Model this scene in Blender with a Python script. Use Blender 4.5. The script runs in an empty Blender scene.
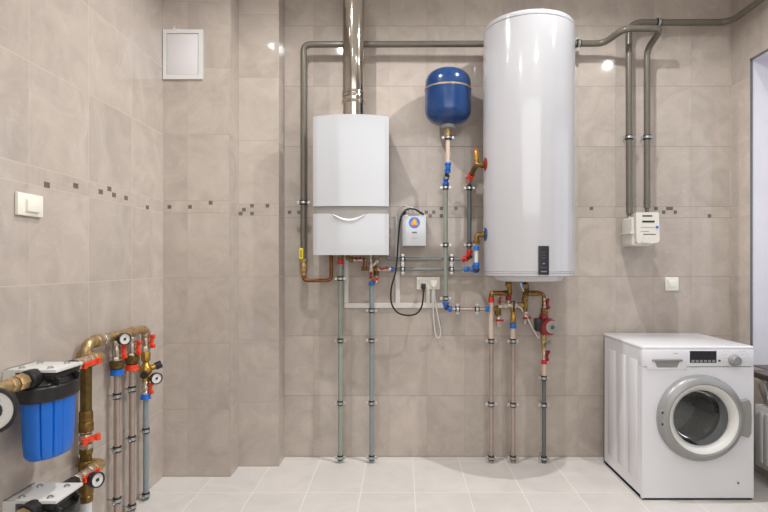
import bpy, bmesh, math, random
from mathutils import Vector, Matrix
random.seed(7)
C = bpy.context.scene.collection
V = Vector
F, CX, CY, H = 540.0, 400.0, 264.0, 1.30        # focal length (px), principal point, camera height
WY, LX, RX = 3.636, -1.447, 2.229               # back, left, right wall planes
CEIL = 3.2

def P(px, py, Y):                                # point of the room at depth Y
    return V(((px-CX)*Y/F, Y, H-(py-CY)*Y/F))
def B(px, py, off=0.0):                          # point 'off' metres in front of the back wall
    return P(px, py, WY-off)
def L(px, py, off=0.0):                          # point 'off' metres in front of the left wall
    X = LX+off
    return P(px, py, F*X/(px-CX))

# ------------------------------------------------------------------ materials
def lin(c):
    if isinstance(c, str):
        c = [int(c[i:i+2], 16)/255 for i in (0, 2, 4)]
    return [x/12.92 if x <= .04045 else ((x+.055)/1.055)**2.4 for x in c]
class NT:
    def __init__(s, m): s.t = m.node_tree; s.n = s.t.nodes; s.l = s.t.links
    def add(s, typ, **kw):
        n = s.n.new(typ)
        for k, v in kw.items(): setattr(n, k, v)
        return n
    def link(s, a, b): s.l.new(a, b)
    def math(s, op, a, b=None, c=None):
        n = s.add('ShaderNodeMath', operation=op)
        for i, v in enumerate((a, b, c)):
            if v is None: continue
            if isinstance(v, (int, float)): n.inputs[i].default_value = v
            else: s.link(v, n.inputs[i])
        return n.outputs[0]
def pm(name, col, rough=.5, metal=0.0, var=.06, scale=30., bump=0.0, spec=.5, coat=0.0, emit=0.0):
    m = bpy.data.materials.new(name); m.use_nodes = True
    t = NT(m); b = t.n['Principled BSDF']
    c = lin(col)
    tc = t.add('ShaderNodeTexCoord')
    nz = t.add('ShaderNodeTexNoise'); nz.inputs['Scale'].default_value = scale; nz.inputs['Detail'].default_value = 3
    t.link(tc.outputs['Object'], nz.inputs['Vector'])
    r = t.add('ShaderNodeValToRGB')
    r.color_ramp.elements[0].position = .3; r.color_ramp.elements[1].position = .7
    r.color_ramp.elements[0].color = [max(0, x*(1-var)) for x in c]+[1]
    r.color_ramp.elements[1].color = [min(1, x*(1+var)) for x in c]+[1]
    t.link(nz.outputs['Fac'], r.inputs[0]); t.link(r.outputs[0], b.inputs['Base Color'])
    b.inputs['Roughness'].default_value = rough; b.inputs['Metallic'].default_value = metal
    b.inputs['Specular IOR Level'].default_value = spec; b.inputs['Coat Weight'].default_value = coat
    if emit:
        t.link(r.outputs[0], b.inputs['Emission Color']); b.inputs['Emission Strength'].default_value = emit
    if bump:
        bp = t.add('ShaderNodeBump'); bp.inputs['Strength'].default_value = bump; bp.inputs['Distance'].default_value = .002
        t.link(nz.outputs['Fac'], bp.inputs['Height']); t.link(bp.outputs[0], b.inputs['Normal'])
    return m

def tile_mat(name, axis, base, vj, lines_z=None, band=None, hj=None, grout=None, gvar=1.0, rough=.07, mos=.025, wline=.0016, spec=.45):
    """Polished stone tiles: vj=(origin, spacing) of upright joints on axis; lines_z = list of level joints,
    or hj=(axis, origin, spacing) for a floor."""
    m = bpy.data.materials.new(name); m.use_nodes = True
    t = NT(m); b = t.n['Principled BSDF']
    tc = t.add('ShaderNodeTexCoord'); sp = t.add('ShaderNodeSeparateXYZ')
    t.link(tc.outputs['Object'], sp.inputs[0])
    u = t.math('DIVIDE', t.math('SUBTRACT', sp.outputs[axis], vj[0]), vj[1])
    fu = t.math('FRACT', u); iu = t.math('FLOOR', u)
    du = t.math('MULTIPLY', t.math('SUBTRACT', .5, t.math('ABSOLUTE', t.math('SUBTRACT', fu, .5))), vj[1])
    mu = t.math('LESS_THAN', du, wline)
    if lines_z:
        z = sp.outputs['Z']; mv = None; iv = None
        for q in lines_z:
            a = t.math('LESS_THAN', t.math('ABSOLUTE', t.math('SUBTRACT', z, q)), wline*1.1)
            g = t.math('GREATER_THAN', z, q)
            mv = a if mv is None else t.math('MAXIMUM', mv, a)
            iv = g if iv is None else t.math('ADD', iv, g)
    else:
        w = t.math('DIVIDE', t.math('SUBTRACT', sp.outputs[hj[0]], hj[1]), hj[2])
        iv = t.math('FLOOR', w)
        dv = t.math('MULTIPLY', t.math('SUBTRACT', .5, t.math('ABSOLUTE', t.math('SUBTRACT', t.math('FRACT', w), .5))), hj[2])
        mv = t.math('LESS_THAN', dv, wline)
    inb = None
    if band:
        inb = t.math('MULTIPLY', t.math('GREATER_THAN', sp.outputs['Z'], band[0]), t.math('LESS_THAN', sp.outputs['Z'], band[1]))
        mu = t.math('MULTIPLY', mu, t.math('SUBTRACT', 1.0, inb))
    mask = t.math('MAXIMUM', t.math('MULTIPLY', mu, .5) if lines_z else mu, mv)
    # a shade and a cut of stone for each tile
    cb = t.add('ShaderNodeCombineXYZ'); t.link(iu, cb.inputs[0]); t.link(iv, cb.inputs[1])
    wn = t.add('ShaderNodeTexWhiteNoise', noise_dimensions='3D'); t.link(cb.outputs[0], wn.inputs['Vector'])
    off = t.add('ShaderNodeVectorMath', operation='SCALE'); t.link(wn.outputs['Color'], off.inputs[0]); off.inputs['Scale'].default_value = 7
    pos = t.add('ShaderNodeVectorMath', operation='ADD'); t.link(tc.outputs['Object'], pos.inputs[0]); t.link(off.outputs[0], pos.inputs[1])
    n1 = t.add('ShaderNodeTexNoise'); n1.inputs['Scale'].default_value = 4.5; n1.inputs['Detail'].default_value = 7
    n1.inputs['Roughness'].default_value = .62; n1.inputs['Distortion'].default_value = 1.1
    t.link(pos.outputs[0], n1.inputs['Vector'])
    c = lin(base)
    r = t.add('ShaderNodeValToRGB'); e = r.color_ramp.elements
    e[0].position = .28; e[1].position = .74
    e[0].color = [x*(1-.15*gvar) for x in c]+[1]; e[1].color = [min(1, x*(1+.13*gvar)) for x in c]+[1]
    t.link(n1.outputs['Fac'], r.inputs[0])
    # pale veins
    n2 = t.add('ShaderNodeTexNoise'); n2.inputs['Scale'].default_value = 2.6; n2.inputs['Detail'].default_value = 4; n2.inputs['Distortion'].default_value = 2.2
    t.link(pos.outputs[0], n2.inputs['Vector'])
    vein = t.math('MULTIPLY', t.math('LESS_THAN', t.math('ABSOLUTE', t.math('SUBTRACT', n2.outputs['Fac'], .47)), .005), .14*gvar)
    mx = t.add('ShaderNodeMix', data_type='RGBA'); t.link(vein, mx.inputs[0]); t.link(r.outputs[0], mx.inputs[6])
    mx.inputs[7].default_value = [min(1, x*1.45) for x in c]+[1]
    hv = t.add('ShaderNodeHueSaturation'); t.link(mx.outputs[2], hv.inputs['Color'])
    t.link(t.math('ADD', t.math('MULTIPLY', wn.outputs['Value'], .10*gvar), 1-.05*gvar), hv.inputs['Value'])
    col = hv.outputs[0]
    if band:   # small mosaic chips inside the border strip
        gu = t.math('FRACT', t.math('DIVIDE', sp.outputs[axis], mos)); gz = t.math('FRACT', t.math('DIVIDE', t.math('SUBTRACT', sp.outputs['Z'], band[0]), (band[1]-band[0])/3))
        gl = t.math('MULTIPLY', t.math('MAXIMUM', t.math('LESS_THAN', gu, .07), t.math('LESS_THAN', gz, .07)), inb)
        m3 = t.add('ShaderNodeMix', data_type='RGBA'); t.link(t.math('MULTIPLY', gl, .25), m3.inputs[0]); t.link(col, m3.inputs[6])
        m3.inputs[7].default_value = [x*.75 for x in c]+[1]; col = m3.outputs[2]
    m2 = t.add('ShaderNodeMix', data_type='RGBA'); t.link(mask, m2.inputs[0]); t.link(col, m2.inputs[6])
    m2.inputs[7].default_value = lin(grout)+[1]
    t.link(m2.outputs[2], b.inputs['Base Color'])
    t.link(t.math('ADD', t.math('MULTIPLY', mask, .5), rough), b.inputs['Roughness'])
    b.inputs['Specular IOR Level'].default_value = spec
    nb = t.add('ShaderNodeTexNoise'); nb.inputs['Scale'].default_value = 9; nb.inputs['Detail'].default_value = 2
    t.link(pos.outputs[0], nb.inputs['Vector'])
    bh = t.math('SUBTRACT', t.math('MULTIPLY', nb.outputs['Fac'], .35), t.math('MULTIPLY', mask, .5))
    bp = t.add('ShaderNodeBump'); bp.inputs['Strength'].default_value = .22; bp.inputs['Distance'].default_value = .002
    t.link(bh, bp.inputs['Height']); t.link(bp.outputs[0], b.inputs['Normal'])
    return m

def glass_mat(name, tint, alpha=.8):
    m = bpy.data.materials.new(name); m.use_nodes = True
    t = NT(m); t.n.remove(t.n['Principled BSDF']); o = t.n['Material Output']
    tr = t.add('ShaderNodeBsdfTransparent'); tr.inputs[0].default_value = lin(tint)+[1]
    gl = t.add('ShaderNodeBsdfGlossy'); gl.inputs['Roughness'].default_value = .03; gl.inputs[0].default_value = (.9, .9, .9, 1)
    fr = t.add('ShaderNodeFresnel'); fr.inputs[0].default_value = 1.12
    nz = t.add('ShaderNodeTexNoise'); nz.inputs['Scale'].default_value = 3
    f = t.math('ADD', fr.outputs[0], t.math('MULTIPLY', nz.outputs['Fac'], .03))
    mx = t.add('ShaderNodeMixShader'); t.link(f, mx.inputs[0]); t.link(tr.outputs[0], mx.inputs[1]); t.link(gl.outputs[0], mx.inputs[2])
    t.link(mx.outputs[0], o.inputs[0])
    return m

ZL = [.006, .413, .816, 1.217, 1.612, 1.686, 2.091, 2.497, 2.903]
BAND = (1.612, 1.686)
WALLC = 'b3a89e'
M = {}
M['tile_back'] = tile_mat('beige_stone_tile', 'X', WALLC, (-.5825, .2545), ZL, BAND, grout='8f8479')
M['tile_left'] = tile_mat('beige_stone_tile_side', 'Y', WALLC, (2.106, .4035), ZL, BAND, grout='b7ac9f', mos=.038)
M['tile_pier'] = tile_mat('beige_stone_tile_pier', 'X', WALLC, (-1.297, .2545), ZL, BAND, grout='a1968a')
M['tile_pilaster'] = tile_mat('beige_stone_tile_pilaster', 'X', WALLC, (-1.0345, .2545), ZL, BAND, grout='a1968a')
M['tile_right'] = tile_mat('beige_stone_tile_right', 'Y', WALLC, (3.32, .4035), ZL, BAND, grout='a1968a', mos=.038)
M['floor'] = tile_mat('pale_floor_tile', 'X', 'cbc6c1', (.0836, .307), None, None, hj=('Y', 3.07, .486), grout='e0dcd7', gvar=.5, rough=.32, wline=.0022, spec=.35)
M['mosaic'] = pm('dark_mosaic_chip', '6a5d52', .25, var=.15, scale=80)
M['ceiling'] = pm('white_ceiling_paint', 'ece9e4', .8, scale=4, var=.02)
M['plaster'] = pm('pale_lilac_plaster', 'cfcdd6', .7, scale=5, var=.03)
M['white'] = pm('white_enamel', 'c0c2c5', .16, var=.012, scale=3, coat=.3)
M['tank'] = pm('white_tank_enamel', 'c4c4c7', .14, var=.012, scale=3, coat=.5)
M['washer'] = pm('washer_white_enamel', 'dfdfe3', .2, var=.01, scale=3, coat=.3)
M['white_matt'] = pm('white_plastic', 'd2d1cd', .4, var=.02, scale=12)
M['cream'] = pm('cream_plastic', 'e6e3d6', .35, var=.02, scale=15)
M['trunk'] = pm('white_trunking_plastic', 'd6d3cd', .45, var=.03, scale=15)
M['grey_strip'] = pm('warm_grey_plastic', '94908b', .35, var=.03, scale=15)
M['grey_pl'] = pm('mid_grey_plastic', '8c8a87', .4, var=.04, scale=20)
M['dark_pl'] = pm('dark_plastic', '26252a', .35, var=.15, scale=40)
M['black'] = pm('black_plastic', '1a1a1a', .38, var=.25, scale=40, bump=.1)
M['rubber'] = pm('black_rubber', '18181a', .7, var=.2, scale=40)
M['chrome'] = pm('polished_flue_steel', 'bfb8ae', .1, metal=1, var=.05, scale=6)
M['steel'] = pm('zinc_steel', 'bfc0c0', .3, metal=1, var=.08, scale=50)
M['nickel'] = pm('nickel_plating', 'c5b9a8', .3, metal=.85, var=.15, scale=60)
M['brass'] = pm('aged_brass', '826738', .34, metal=.85, var=.25, scale=45, bump=.15)
M['gold'] = pm('bright_brass', 'b58f42', .3, metal=.8, var=.15, scale=50)
M['dbrass'] = pm('tarnished_brass', '6a572e', .38, metal=.75, var=.3, scale=35, bump=.2)
M['pbrass'] = pm('pale_brass', 'b59b70', .36, metal=.75, var=.25, scale=40, bump=.2)
M['copper'] = pm('copper_tube', '7d4f30', .34, metal=.75, var=.2, scale=30)
M['gas'] = pm('olive_grey_paint', '655f54', .3, var=.06, scale=25)
M['gas_end'] = pm('grey_sleeve', '66625b', .4, var=.06, scale=25)
M['pipe_green'] = pm('grey_green_pipe', '8d958a', .32, var=.05, scale=25)
M['pipe_blue'] = pm('blue_grey_pipe', '808d90', .32, var=.05, scale=25)
M['pipe_grey'] = pm('grey_pipe', '7c8180', .3, var=.05, scale=25)
M['pipe_dark'] = pm('dark_grey_pipe', '5c6060', .3, var=.05, scale=25)
M['pipe_pink'] = pm('pinkish_pipe', 'cfb9a9', .38, var=.05, scale=25)
M['pipe_wrap'] = pm('wrapped_pink_pipe', 'ab9b91', .24, metal=.5, var=.06, scale=25)
M['pipe_white'] = pm('white_pipe', 'd5d8d8', .35, var=.03, scale=25)
M['red'] = pm('red_plastic', 'd0281c', .35, var=.08, scale=30)
M['dred'] = pm('dark_red_cast', '8c1a1e', .38, var=.1, scale=40)
M['orange'] = pm('orange_red_handle', 'e2421f', .35, var=.08, scale=30)
M['blue'] = pm('blue_plastic', '1667c4', .33, var=.08, scale=30)
M['tblue'] = pm('blue_tank_paint', '0f3a70', .22, var=.05, scale=6, coat=.3)
M['hblue'] = pm('blue_filter_plastic', '0a66c8', .33, var=.04, scale=12)
M['yellow'] = pm('yellow_handle', 'e2cf1e', .4, var=.06, scale=30)
M['beige_band'] = pm('beige_seam_metal', 'b09c78', .4, metal=.5, var=.08, scale=30)
M['meter'] = pm('ivory_meter_paint', 'dad6cc', .4, var=.02, scale=12)
M['panel'] = pm('charcoal_panel', '2b2e38', .25, var=.08, scale=30)
M['lilac'] = pm('lilac_white_paint', 'd3cfd0', .45, var=.01, scale=6)
M['silver'] = pm('silver_plastic', '949493', .34, metal=.25, var=.03, scale=12)
M['drum'] = pm('drum_steel', 'cfcecb', .35, metal=.3, var=.12, scale=90)
M['seal'] = pm('grey_rubber_seal', 'a9abac', .5, var=.06, scale=20)
M['glass'] = glass_mat('washer_door_glass', 'e4e6e6')
M['pane'] = glass_mat('window_glass', 'f2f4f6')
M['sill'] = pm('dark_brown_sill', '41332c', .3, var=.15, scale=10)
M['trimm'] = pm('grey_edge_trim', '74787c', .35, metal=.5, var=.05)
M['logo_blue'] = pm('logo_blue_print', '1d78d2', .4, var=.02)
M['logo_orange'] = pm('logo_orange_print', 'f2921d', .4, var=.02)
M['logo_yellow'] = pm('logo_yellow_print', 'f6c832', .4, var=.02)
M['logo_violet'] = pm('logo_violet_print', '8f5fd0', .4, var=.02)
M['logo_green'] = pm('logo_green_print', '46b04a', .4, var=.02)
M['ink'] = pm('grey_print', '8e8b8e', .5, var=.05)
M['darkink'] = pm('dark_print', '4b4a4c', .5, var=.05)

# ------------------------------------------------------------------ mesh builder
def frame(axis):
    a = V(axis).normalized()
    t = V((0, 0, 1)) if abs(a.z) < .9 else V((1, 0, 0))
    x = t.cross(a).normalized(); y = a.cross(x).normalized()
    return x, y, a
class MB:
    def __init__(s): s.b = bmesh.new(); s.mi = 0
    def mat(s, i): s.mi = i; return s
    def face(s, vs):
        try:
            f = s.b.faces.new(vs); f.material_index = s.mi; f.smooth = True; return f
        except ValueError: return None
    def poly(s, pts): return s.face([s.b.verts.new(p) for p in pts])
    def box(s, lo, hi, bev=0.0, seg=2):
        lo, hi = V(lo), V(hi)
        r = bmesh.ops.create_cube(s.b, size=1)
        vs = r['verts']
        for v in vs:
            v.co = V([(lo[i]+hi[i])/2 + v.co[i]*(hi[i]-lo[i]) for i in range(3)])
        fs = {f for v in vs for f in v.link_faces}
        for f in fs: f.material_index = s.mi; f.smooth = True
        if bev:
            es = list({e for v in vs for e in v.link_edges})
            q = bmesh.ops.bevel(s.b, geom=es, offset=bev, segments=seg, profile=.5, affect='EDGES')
            for f in q['faces']: f.material_index = s.mi; f.smooth = True
        return s
    def obox(s, c, ax, dims, bev=0.0):           # oriented box: ax = (xdir, ydir, zdir)
        c = V(c); ax = [V(a).normalized() for a in ax]
        r = bmesh.ops.create_cube(s.b, size=1); vs = r['verts']
        fs = {f for v in vs for f in v.link_faces}
        for v in vs:
            k = v.co.copy(); v.co = c + ax[0]*k.x*dims[0] + ax[1]*k.y*dims[1] + ax[2]*k.z*dims[2]
        for f in fs: f.material_index = s.mi; f.smooth = True
        if bev:
            es = list({e for v in vs for e in v.link_edges})
            q = bmesh.ops.bevel(s.b, geom=es, offset=bev, segments=2, profile=.5, affect='EDGES')
            for f in q['faces']: f.material_index = s.mi; f.smooth = True
        return s
    def lathe(s, o, axis, prof, n=24, sx=1.0, sy=1.0, rf=None, xdir=None):
        """prof: list of (radius, height along axis)"""
        o = V(o); x, y, a = frame(axis)
        if xdir is not None:
            x = V(xdir).normalized(); y = a.cross(x).normalized()
        rings = []
        for r, h in prof:
            if r < 1e-6: rings.append([s.b.verts.new(o+a*h)])
            else:
                ring = []
                for i in range(n):
                    th = 2*math.pi*i/n; k = r*(rf(th) if rf else 1)
                    ring.append(s.b.verts.new(o + x*math.cos(th)*k*sx + y*math.sin(th)*k*sy + a*h))
                rings.append(ring)
        for p, q in zip(rings, rings[1:]):
            if len(p) == 1 and len(q) == 1: continue
            for i in range(n):
                j = (i+1) % n
                if len(p) == 1: s.face([p[0], q[j], q[i]])
                elif len(q) == 1: s.face([p[i], p[j], q[0]])
                else: s.face([p[i], p[j], q[j], q[i]])
        if len(rings[0]) > 1: s.face(list(reversed(rings[0])))
        if len(rings[-1]) > 1: s.face(rings[-1])
        return s
    def cyl(s, p, q, r, n=16, r2=None):
        p, q = V(p), V(q); d = q-p
        return s.lathe(p, d, [(r, 0), (r if r2 is None else r2, d.length)], n)
    def nut(s, p, axis, r, ln, n=6):              # hexagon nut centred on p
        a = V(axis).normalized()
        return s.lathe(V(p)-a*ln/2, a, [(r*.9, 0), (r, ln*.12), (r, ln*.88), (r*.9, ln)], n)
    def tube(s, pts, r, fil=0.0, n=14, seg=6):
        pts = [V(p) for p in pts]
        if fil:
            out = [pts[0]]
            for a, b, c in zip(pts, pts[1:], pts[2:]):
                d1, d2 = (a-b), (c-b); f = min(fil, d1.length*.49, d2.length*.49)
                p0, p1 = b+d1.normalized()*f, b+d2.normalized()*f
                for k in range(seg+1):
                    t = k/seg; out.append(p0*(1-t)**2 + b*2*t*(1-t) + p1*t*t)
            out.append(pts[-1]); pts = out
        x = None; rings = []
        for i, p in enumerate(pts):
            t = (pts[min(i+1, len(pts)-1)]-pts[max(i-1, 0)]).normalized()
            if x is None: x, y, _ = frame(t)
            else:
                x = (x - t*x.dot(t)).normalized(); y = t.cross(x)
            rings.append([s.b.verts.new(p + x*math.cos(2*math.pi*k/n)*r + y*math.sin(2*math.pi*k/n)*r) for k in range(n)])
        for p, q in zip(rings, rings[1:]):
            for i in range(n):
                j = (i+1) % n; s.face([p[i], p[j], q[j], q[i]])
        s.face(list(reversed(rings[0]))); s.face(rings[-1])
        return s
    def prism(s, pts, d, bev=0.0):               # flat polygon pushed along d
        d = V(d); a = [s.b.verts.new(V(p)) for p in pts]; b = [s.b.verts.new(V(p)+d) for p in pts]
        n = len(pts)
        s.face(list(reversed(a))); s.face(b)
        for i in range(n): s.face([a[i], a[(i+1) % n], b[(i+1) % n], b[i]])
        return s
def spline(pts, k=8):
    pts = [V(p) for p in pts]; pts = [pts[0]*2-pts[1]]+pts+[pts[-1]*2-pts[-2]]
    out = []
    for a, b, c, d in zip(pts, pts[1:], pts[2:], pts[3:]):
        for i in range(k):
            t = i/k
            out.append(.5*((b*2)+(c-a)*t+(a*2-b*5+c*4-d)*t*t+(b*3-a-c*3+d)*t**3))
    out.append(pts[-2]); return out

def wloc(p):
    l = V((0, 0, 0))
    while p is not None: l += p.location; p = p.parent
    return l
def obj(name, mb, mats, parent=None, origin=None, label=None, ang=35):
    bmesh.ops.recalc_face_normals(mb.b, faces=mb.b.faces)
    me = bpy.data.meshes.new(name)
    off = wloc(parent) if parent is not None else (V(origin) if origin is not None else V((0, 0, 0)))
    for v in mb.b.verts: v.co -= off
    mb.b.to_mesh(me); mb.b.free()
    me.set_sharp_from_angle(angle=math.radians(ang))
    for m in (mats if isinstance(mats, (list, tuple)) else [mats]): me.materials.append(m)
    o = bpy.data.objects.new(name, me); C.objects.link(o)
    if parent is not None: o.parent = parent
    elif origin is not None: o.location = origin
    if label: o['label'] = label
    return o
def thing(name, label, cat, loc, group=None):
    o = bpy.data.objects.new(name, None); C.objects.link(o); o.location = V(loc); o.empty_display_size = .05
    o['label'] = label; o['category'] = cat
    if group: o['group'] = group
    return o
def single(name, mb, mats, label, cat, group=None, ang=35):
    cs = [v.co for v in mb.b.verts]
    org = V(((min(c.x for c in cs)+max(c.x for c in cs))/2, (min(c.y for c in cs)+max(c.y for c in cs))/2, min(c.z for c in cs)))
    o = obj(name, mb, mats, None, org, label, ang); o['category'] = cat
    if group: o['group'] = group
    return o
def struct(name, mb, mats, ang=35):
    o = obj(name, mb, mats, None, None, None, ang); o['kind'] = 'structure'; return o

# ------------------------------------------------------------------ fittings
def clamp(par, p, axis, r, wall, dist, ears=True):
    """zinc pipe clip with rubber lining, two screw ears and a threaded rod to the wall"""
    p = V(p); a = V(axis).normalized(); w = V(wall).normalized(); e = a.cross(w).normalized()
    m = MB()
    m.lathe(p-a*.009, a, [(r+.002, 0), (r+.0075, .002), (r+.0075, .016), (r+.002, .018)], 18)
    if ears:
        for s in (-1, 1):
            m.obox(p+e*s*(r+.013), (e, w, a), (.014, .010, .013), .002)
            m.cyl(p+e*s*(r+.014)-w*.009, p+e*s*(r+.014)+w*.009, .0035, 8)
    m.cyl(p+w*(r+.004), p+w*dist, .004, 8)
    c = obj('clamp', m, M['steel'], par)
    m = MB(); m.lathe(p-a*.015, a, [(r+.0005, 0), (r+.0045, .001), (r+.0045, .029), (r+.0005, .03)], 18)
    obj('rubber_liner', m, M['rubber'], c)
    return c
BW = (0, 1, 0); LW = (-1, 0, 0)
def collar(par, p, axis, r, ln, mat, label=None, name='collar'):
    a = V(axis).normalized(); m = MB()
    m.lathe(V(p)-a*ln/2, a, [(r*.88, 0), (r, ln*.1), (r, ln*.72), (r*1.1, ln*.78), (r*1.1, ln*.95), (r*.95, ln)], 18)
    return obj(name, m, mat, par, label=label)
def elbow(par, pts, r, mat, fil, label=None, name='elbow'):
    m = MB(); m.tube(pts, r, fil)
    pts = [V(p) for p in pts]
    for a, b in ((pts[0], pts[1]), (pts[-1], pts[-2])):
        d = (b-a).normalized(); ln = min(.022, (b-a).length*.5)
        m.lathe(a, d, [(r*1.22, 0), (r*1.28, ln*.15), (r*1.28, ln*.85), (r*1.05, ln)], 16)
    return obj(name, m, mat, par, label=label)
def brass(par, pts, r, fil=.02, mat='brass', nuts=(), name='brass_fitting', label=None):
    m = MB(); m.tube(pts, r, fil)
    for q, ax, rr, ln in nuts: m.nut(q, ax, rr, ln, 8)
    return obj(name, m, M[mat], par, label=label)
def valve(par, p, axis, r, ln, hdir, mat='nickel', hmat='red', span=.05, wing=None, hl='red handle', lift=.012):
    """ball valve: hexagon ends, round waist, butterfly handle"""
    p = V(p); a = V(axis).normalized(); h = V(hdir).normalized()
    m = MB(); m.nut(p-a*ln*.36, a, r*1.2, ln*.26, 8); m.nut(p+a*ln*.36, a, r*1.2, ln*.26, 8)
    m.lathe(p-a*ln*.25, a, [(r*.85, 0), (r*1.1, ln*.14), (r*1.18, ln*.25), (r*1.1, ln*.36), (r*.85, ln*.5)], 16)
    m.cyl(p, p+h*(r*1.2+lift), r*.38, 10)
    v = obj('valve', m, M[mat], par)
    w = V(wing).normalized() if wing is not None else a.cross(h).normalized()
    w = (w-h*w.dot(h)).normalized(); n = h.cross(w).normalized(); q = p+h*(r*1.2+lift)
    m = MB(); m.cyl(q-h*.005, q+h*.006, r*.5, 12)
    for s in (-1, 1):
        b0 = q+w*s*r*.3; b1 = q+w*s*span/2+h*.006
        m.obox((b0+b1)/2, ((b1-b0), n, h), ((b1-b0).length, max(r*.8, .012), .007), .002)
        m.obox(b1, (w, n, h), (.013, max(r*1.0, .015), .012), .003)
    obj('handle', m, M[hmat], v, label=hl)
    return v
def gauge(par, p, face, r, depth=.03, name='pressure_gauge', hub=.22):
    p = V(p); f = V(face).normalized(); x, y, _ = frame(f); m = MB()
    m.lathe(p-f*depth, f, [(r*.6, 0), (r*.95, depth*.15), (r, depth*.4), (r, depth), (r*.86, depth*1.05), (r*.84, depth*.85)], 28)
    g = obj(name, m, M['black'], par)
    m = MB(); m.lathe(p-f*depth*.14, f, [(r*.83, 0), (r*.83, depth*.03)], 28); d = obj('dial', m, M['white_matt'], g, label='white dial')
    m = MB(); m.lathe(p-f*depth*.1, f, [(r*hub, 0), (r*hub, depth*.08)], 16)
    q = p-f*depth*.05
    m.prism([q+x*r*.05, q-x*r*.05, q+(x*.5+y*.7)*r*.7], f*.001)
    obj('needle', m, M['dark_pl'], g)
    return g
def pipe(par, pts, r, mat, fil=.03, label=None, name='pipe'):
    m = MB(); m.tube(pts, r, fil, 16); return obj(name, m, M[mat], par, label=label)

# ================================================================== the room
PY1, PY2 = 3.297, 3.466                           # fronts of the two stepped piers at the left
PX1, PX2 = -1.035, -.777
FRONT = -1.3
def chips(m, pts, kind, Y=None):
    """dark mosaic chips set into the border strip"""
    m.mat(1)
    rows = [1.624, 1.649, 1.674]
    for px, py in pts:
        if kind == 'Y':
            q = P(px, py, Y); z = min(rows, key=lambda k: abs(k-q.z)); s = .0112
            m.box((q.x-s, Y-.0012, z-s), (q.x+s, Y+.002, z+s))
        else:
            q = L(px, py); z = min(rows, key=lambda k: abs(k-q.z)); s = .0175
            m.box((LX-.002, q.y-s, z-.0112), (LX+.0012, q.y+s, z+.0112))
    m.mat(0); return m
m = MB(); m.box((LX-.15, FRONT-.12, -.1), (RX+.6, WY+.12, 0)); struct('floor', m, M['floor'])
m = MB(); m.box((LX-.15, FRONT-.12, CEIL), (RX+.6, WY+.12, CEIL+.1)); struct('ceiling', m, M['ceiling'])
m = MB(); m.box((LX-.12, WY, 0), (RX+.6, WY+.12, CEIL))
chips(m, [(289.5, 212.2), (299, 212.2), (426.3, 212), (430.2, 215.8), (433.7, 212), (441.3, 208.4), (441.3, 215.8), (456, 208.4), (573.5, 212.2),
          (591.4, 208.4), (656, 208.4), (663.7, 212.2), (667.8, 208.4), (671.3, 208.4), (675.2, 212.2), (709.4, 216)], 'Y', WY)
struct('wall_back', m, [M['tile_back'], M['mosaic']])
m = MB(); m.box((LX-.12, FRONT-.12, 0), (LX, WY, CEIL))
chips(m, [(46.8, 182), (75.7, 183.8), (100.7, 190), (109.3, 187.3), (114, 193.3), (126, 196.4), (147.3, 206.6)], 'X')
struct('wall_left', m, [M['tile_left'], M['mosaic']])
m = MB(); m.box((LX, PY1, 0), (PX1, WY, CEIL)); chips(m, [(169.5, 206.3), (190, 206.3), (210.7, 202.1)], 'Y', PY1)
struct('wall_left_pier', m, [M['tile_pier'], M['mosaic']])
m = MB(); m.box((PX1, PY2, 0), (PX2, WY, CEIL)); chips(m, [(240.7, 213.4), (244, 209.3), (252, 205), (252, 213.4), (267.4, 205)], 'Y', PY2)
struct('wall_left_pilaster', m, [M['tile_pilaster'], M['mosaic']])
m = MB(); m.box((LX-.12, FRONT-.12, 0), (RX+.6, FRONT, CEIL)); struct('wall_front', m, M['ceiling'])
# right wall with the window opening
WY0, WY1, WZ0, WZ1, WT = 1.75, 3.43, .655, 2.60, .38
m = MB()
m.box((RX, WY1, 0), (RX+WT, WY, CEIL)); m.box((RX, FRONT, 0), (RX+WT, WY0, CEIL))
m.box((RX, WY0, 0), (RX+WT, WY1, WZ0)); m.box((RX, WY0, WZ1), (RX+WT, WY1, CEIL))
struct('wall_right', m, M['tile_right'])
m = MB()                                          # plastered reveal lining
m.box((RX+.004, WY1-.008, WZ0), (RX+WT, WY1, WZ1)); m.box((RX+.004, WY0, WZ0), (RX+WT, WY0+.008, WZ1)); m.box((RX+.004, WY0, WZ1-.008), (RX+WT, WY1, WZ1))
struct('trim_1', m, M['plaster'])
m = MB(); m.box((RX-.003, WY1-.012, WZ0), (RX+.004, WY1+.003, WZ1+.003)); m.box((RX-.003, WY0-.003, WZ1-.010), (RX+.004, WY1+.003, WZ1+.004))
struct('trim_2', m, M['trimm'])
m = MB()
fx0, fx1 = RX+WT-.09, RX+WT-.02
for y in (WY0+.008, (WY0+WY1)/2-.035, WY1-.078): m.box((fx0, y, WZ0), (fx1, y+.07, WZ1-.008), .005)
m.box((fx0, WY0+.008, WZ0), (fx1, WY1-.008, WZ0+.07), .005); m.box((fx0, WY0+.008, WZ1-.078), (fx1, WY1-.008, WZ1-.008), .005)
w1 = struct('window_1', m, M['white_matt'])
m = MB(); m.box((fx0+.03, WY0+.05, WZ0+.05), (fx0+.036, WY1-.05, WZ1-.05)); obj('pane', m, M['pane'], w1)

# window sill board
m = MB(); m.box((RX-.13, WY0-.06, WZ0-.028), (RX+.002, WY1-.16, WZ0+.006), .006); m.box((RX, WY0, WZ0-.0), (fx0, WY1-.009, WZ0+.006))
single('window_sill', m, M['sill'], 'dark brown window sill board behind the washing machine', 'window sill')

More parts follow.
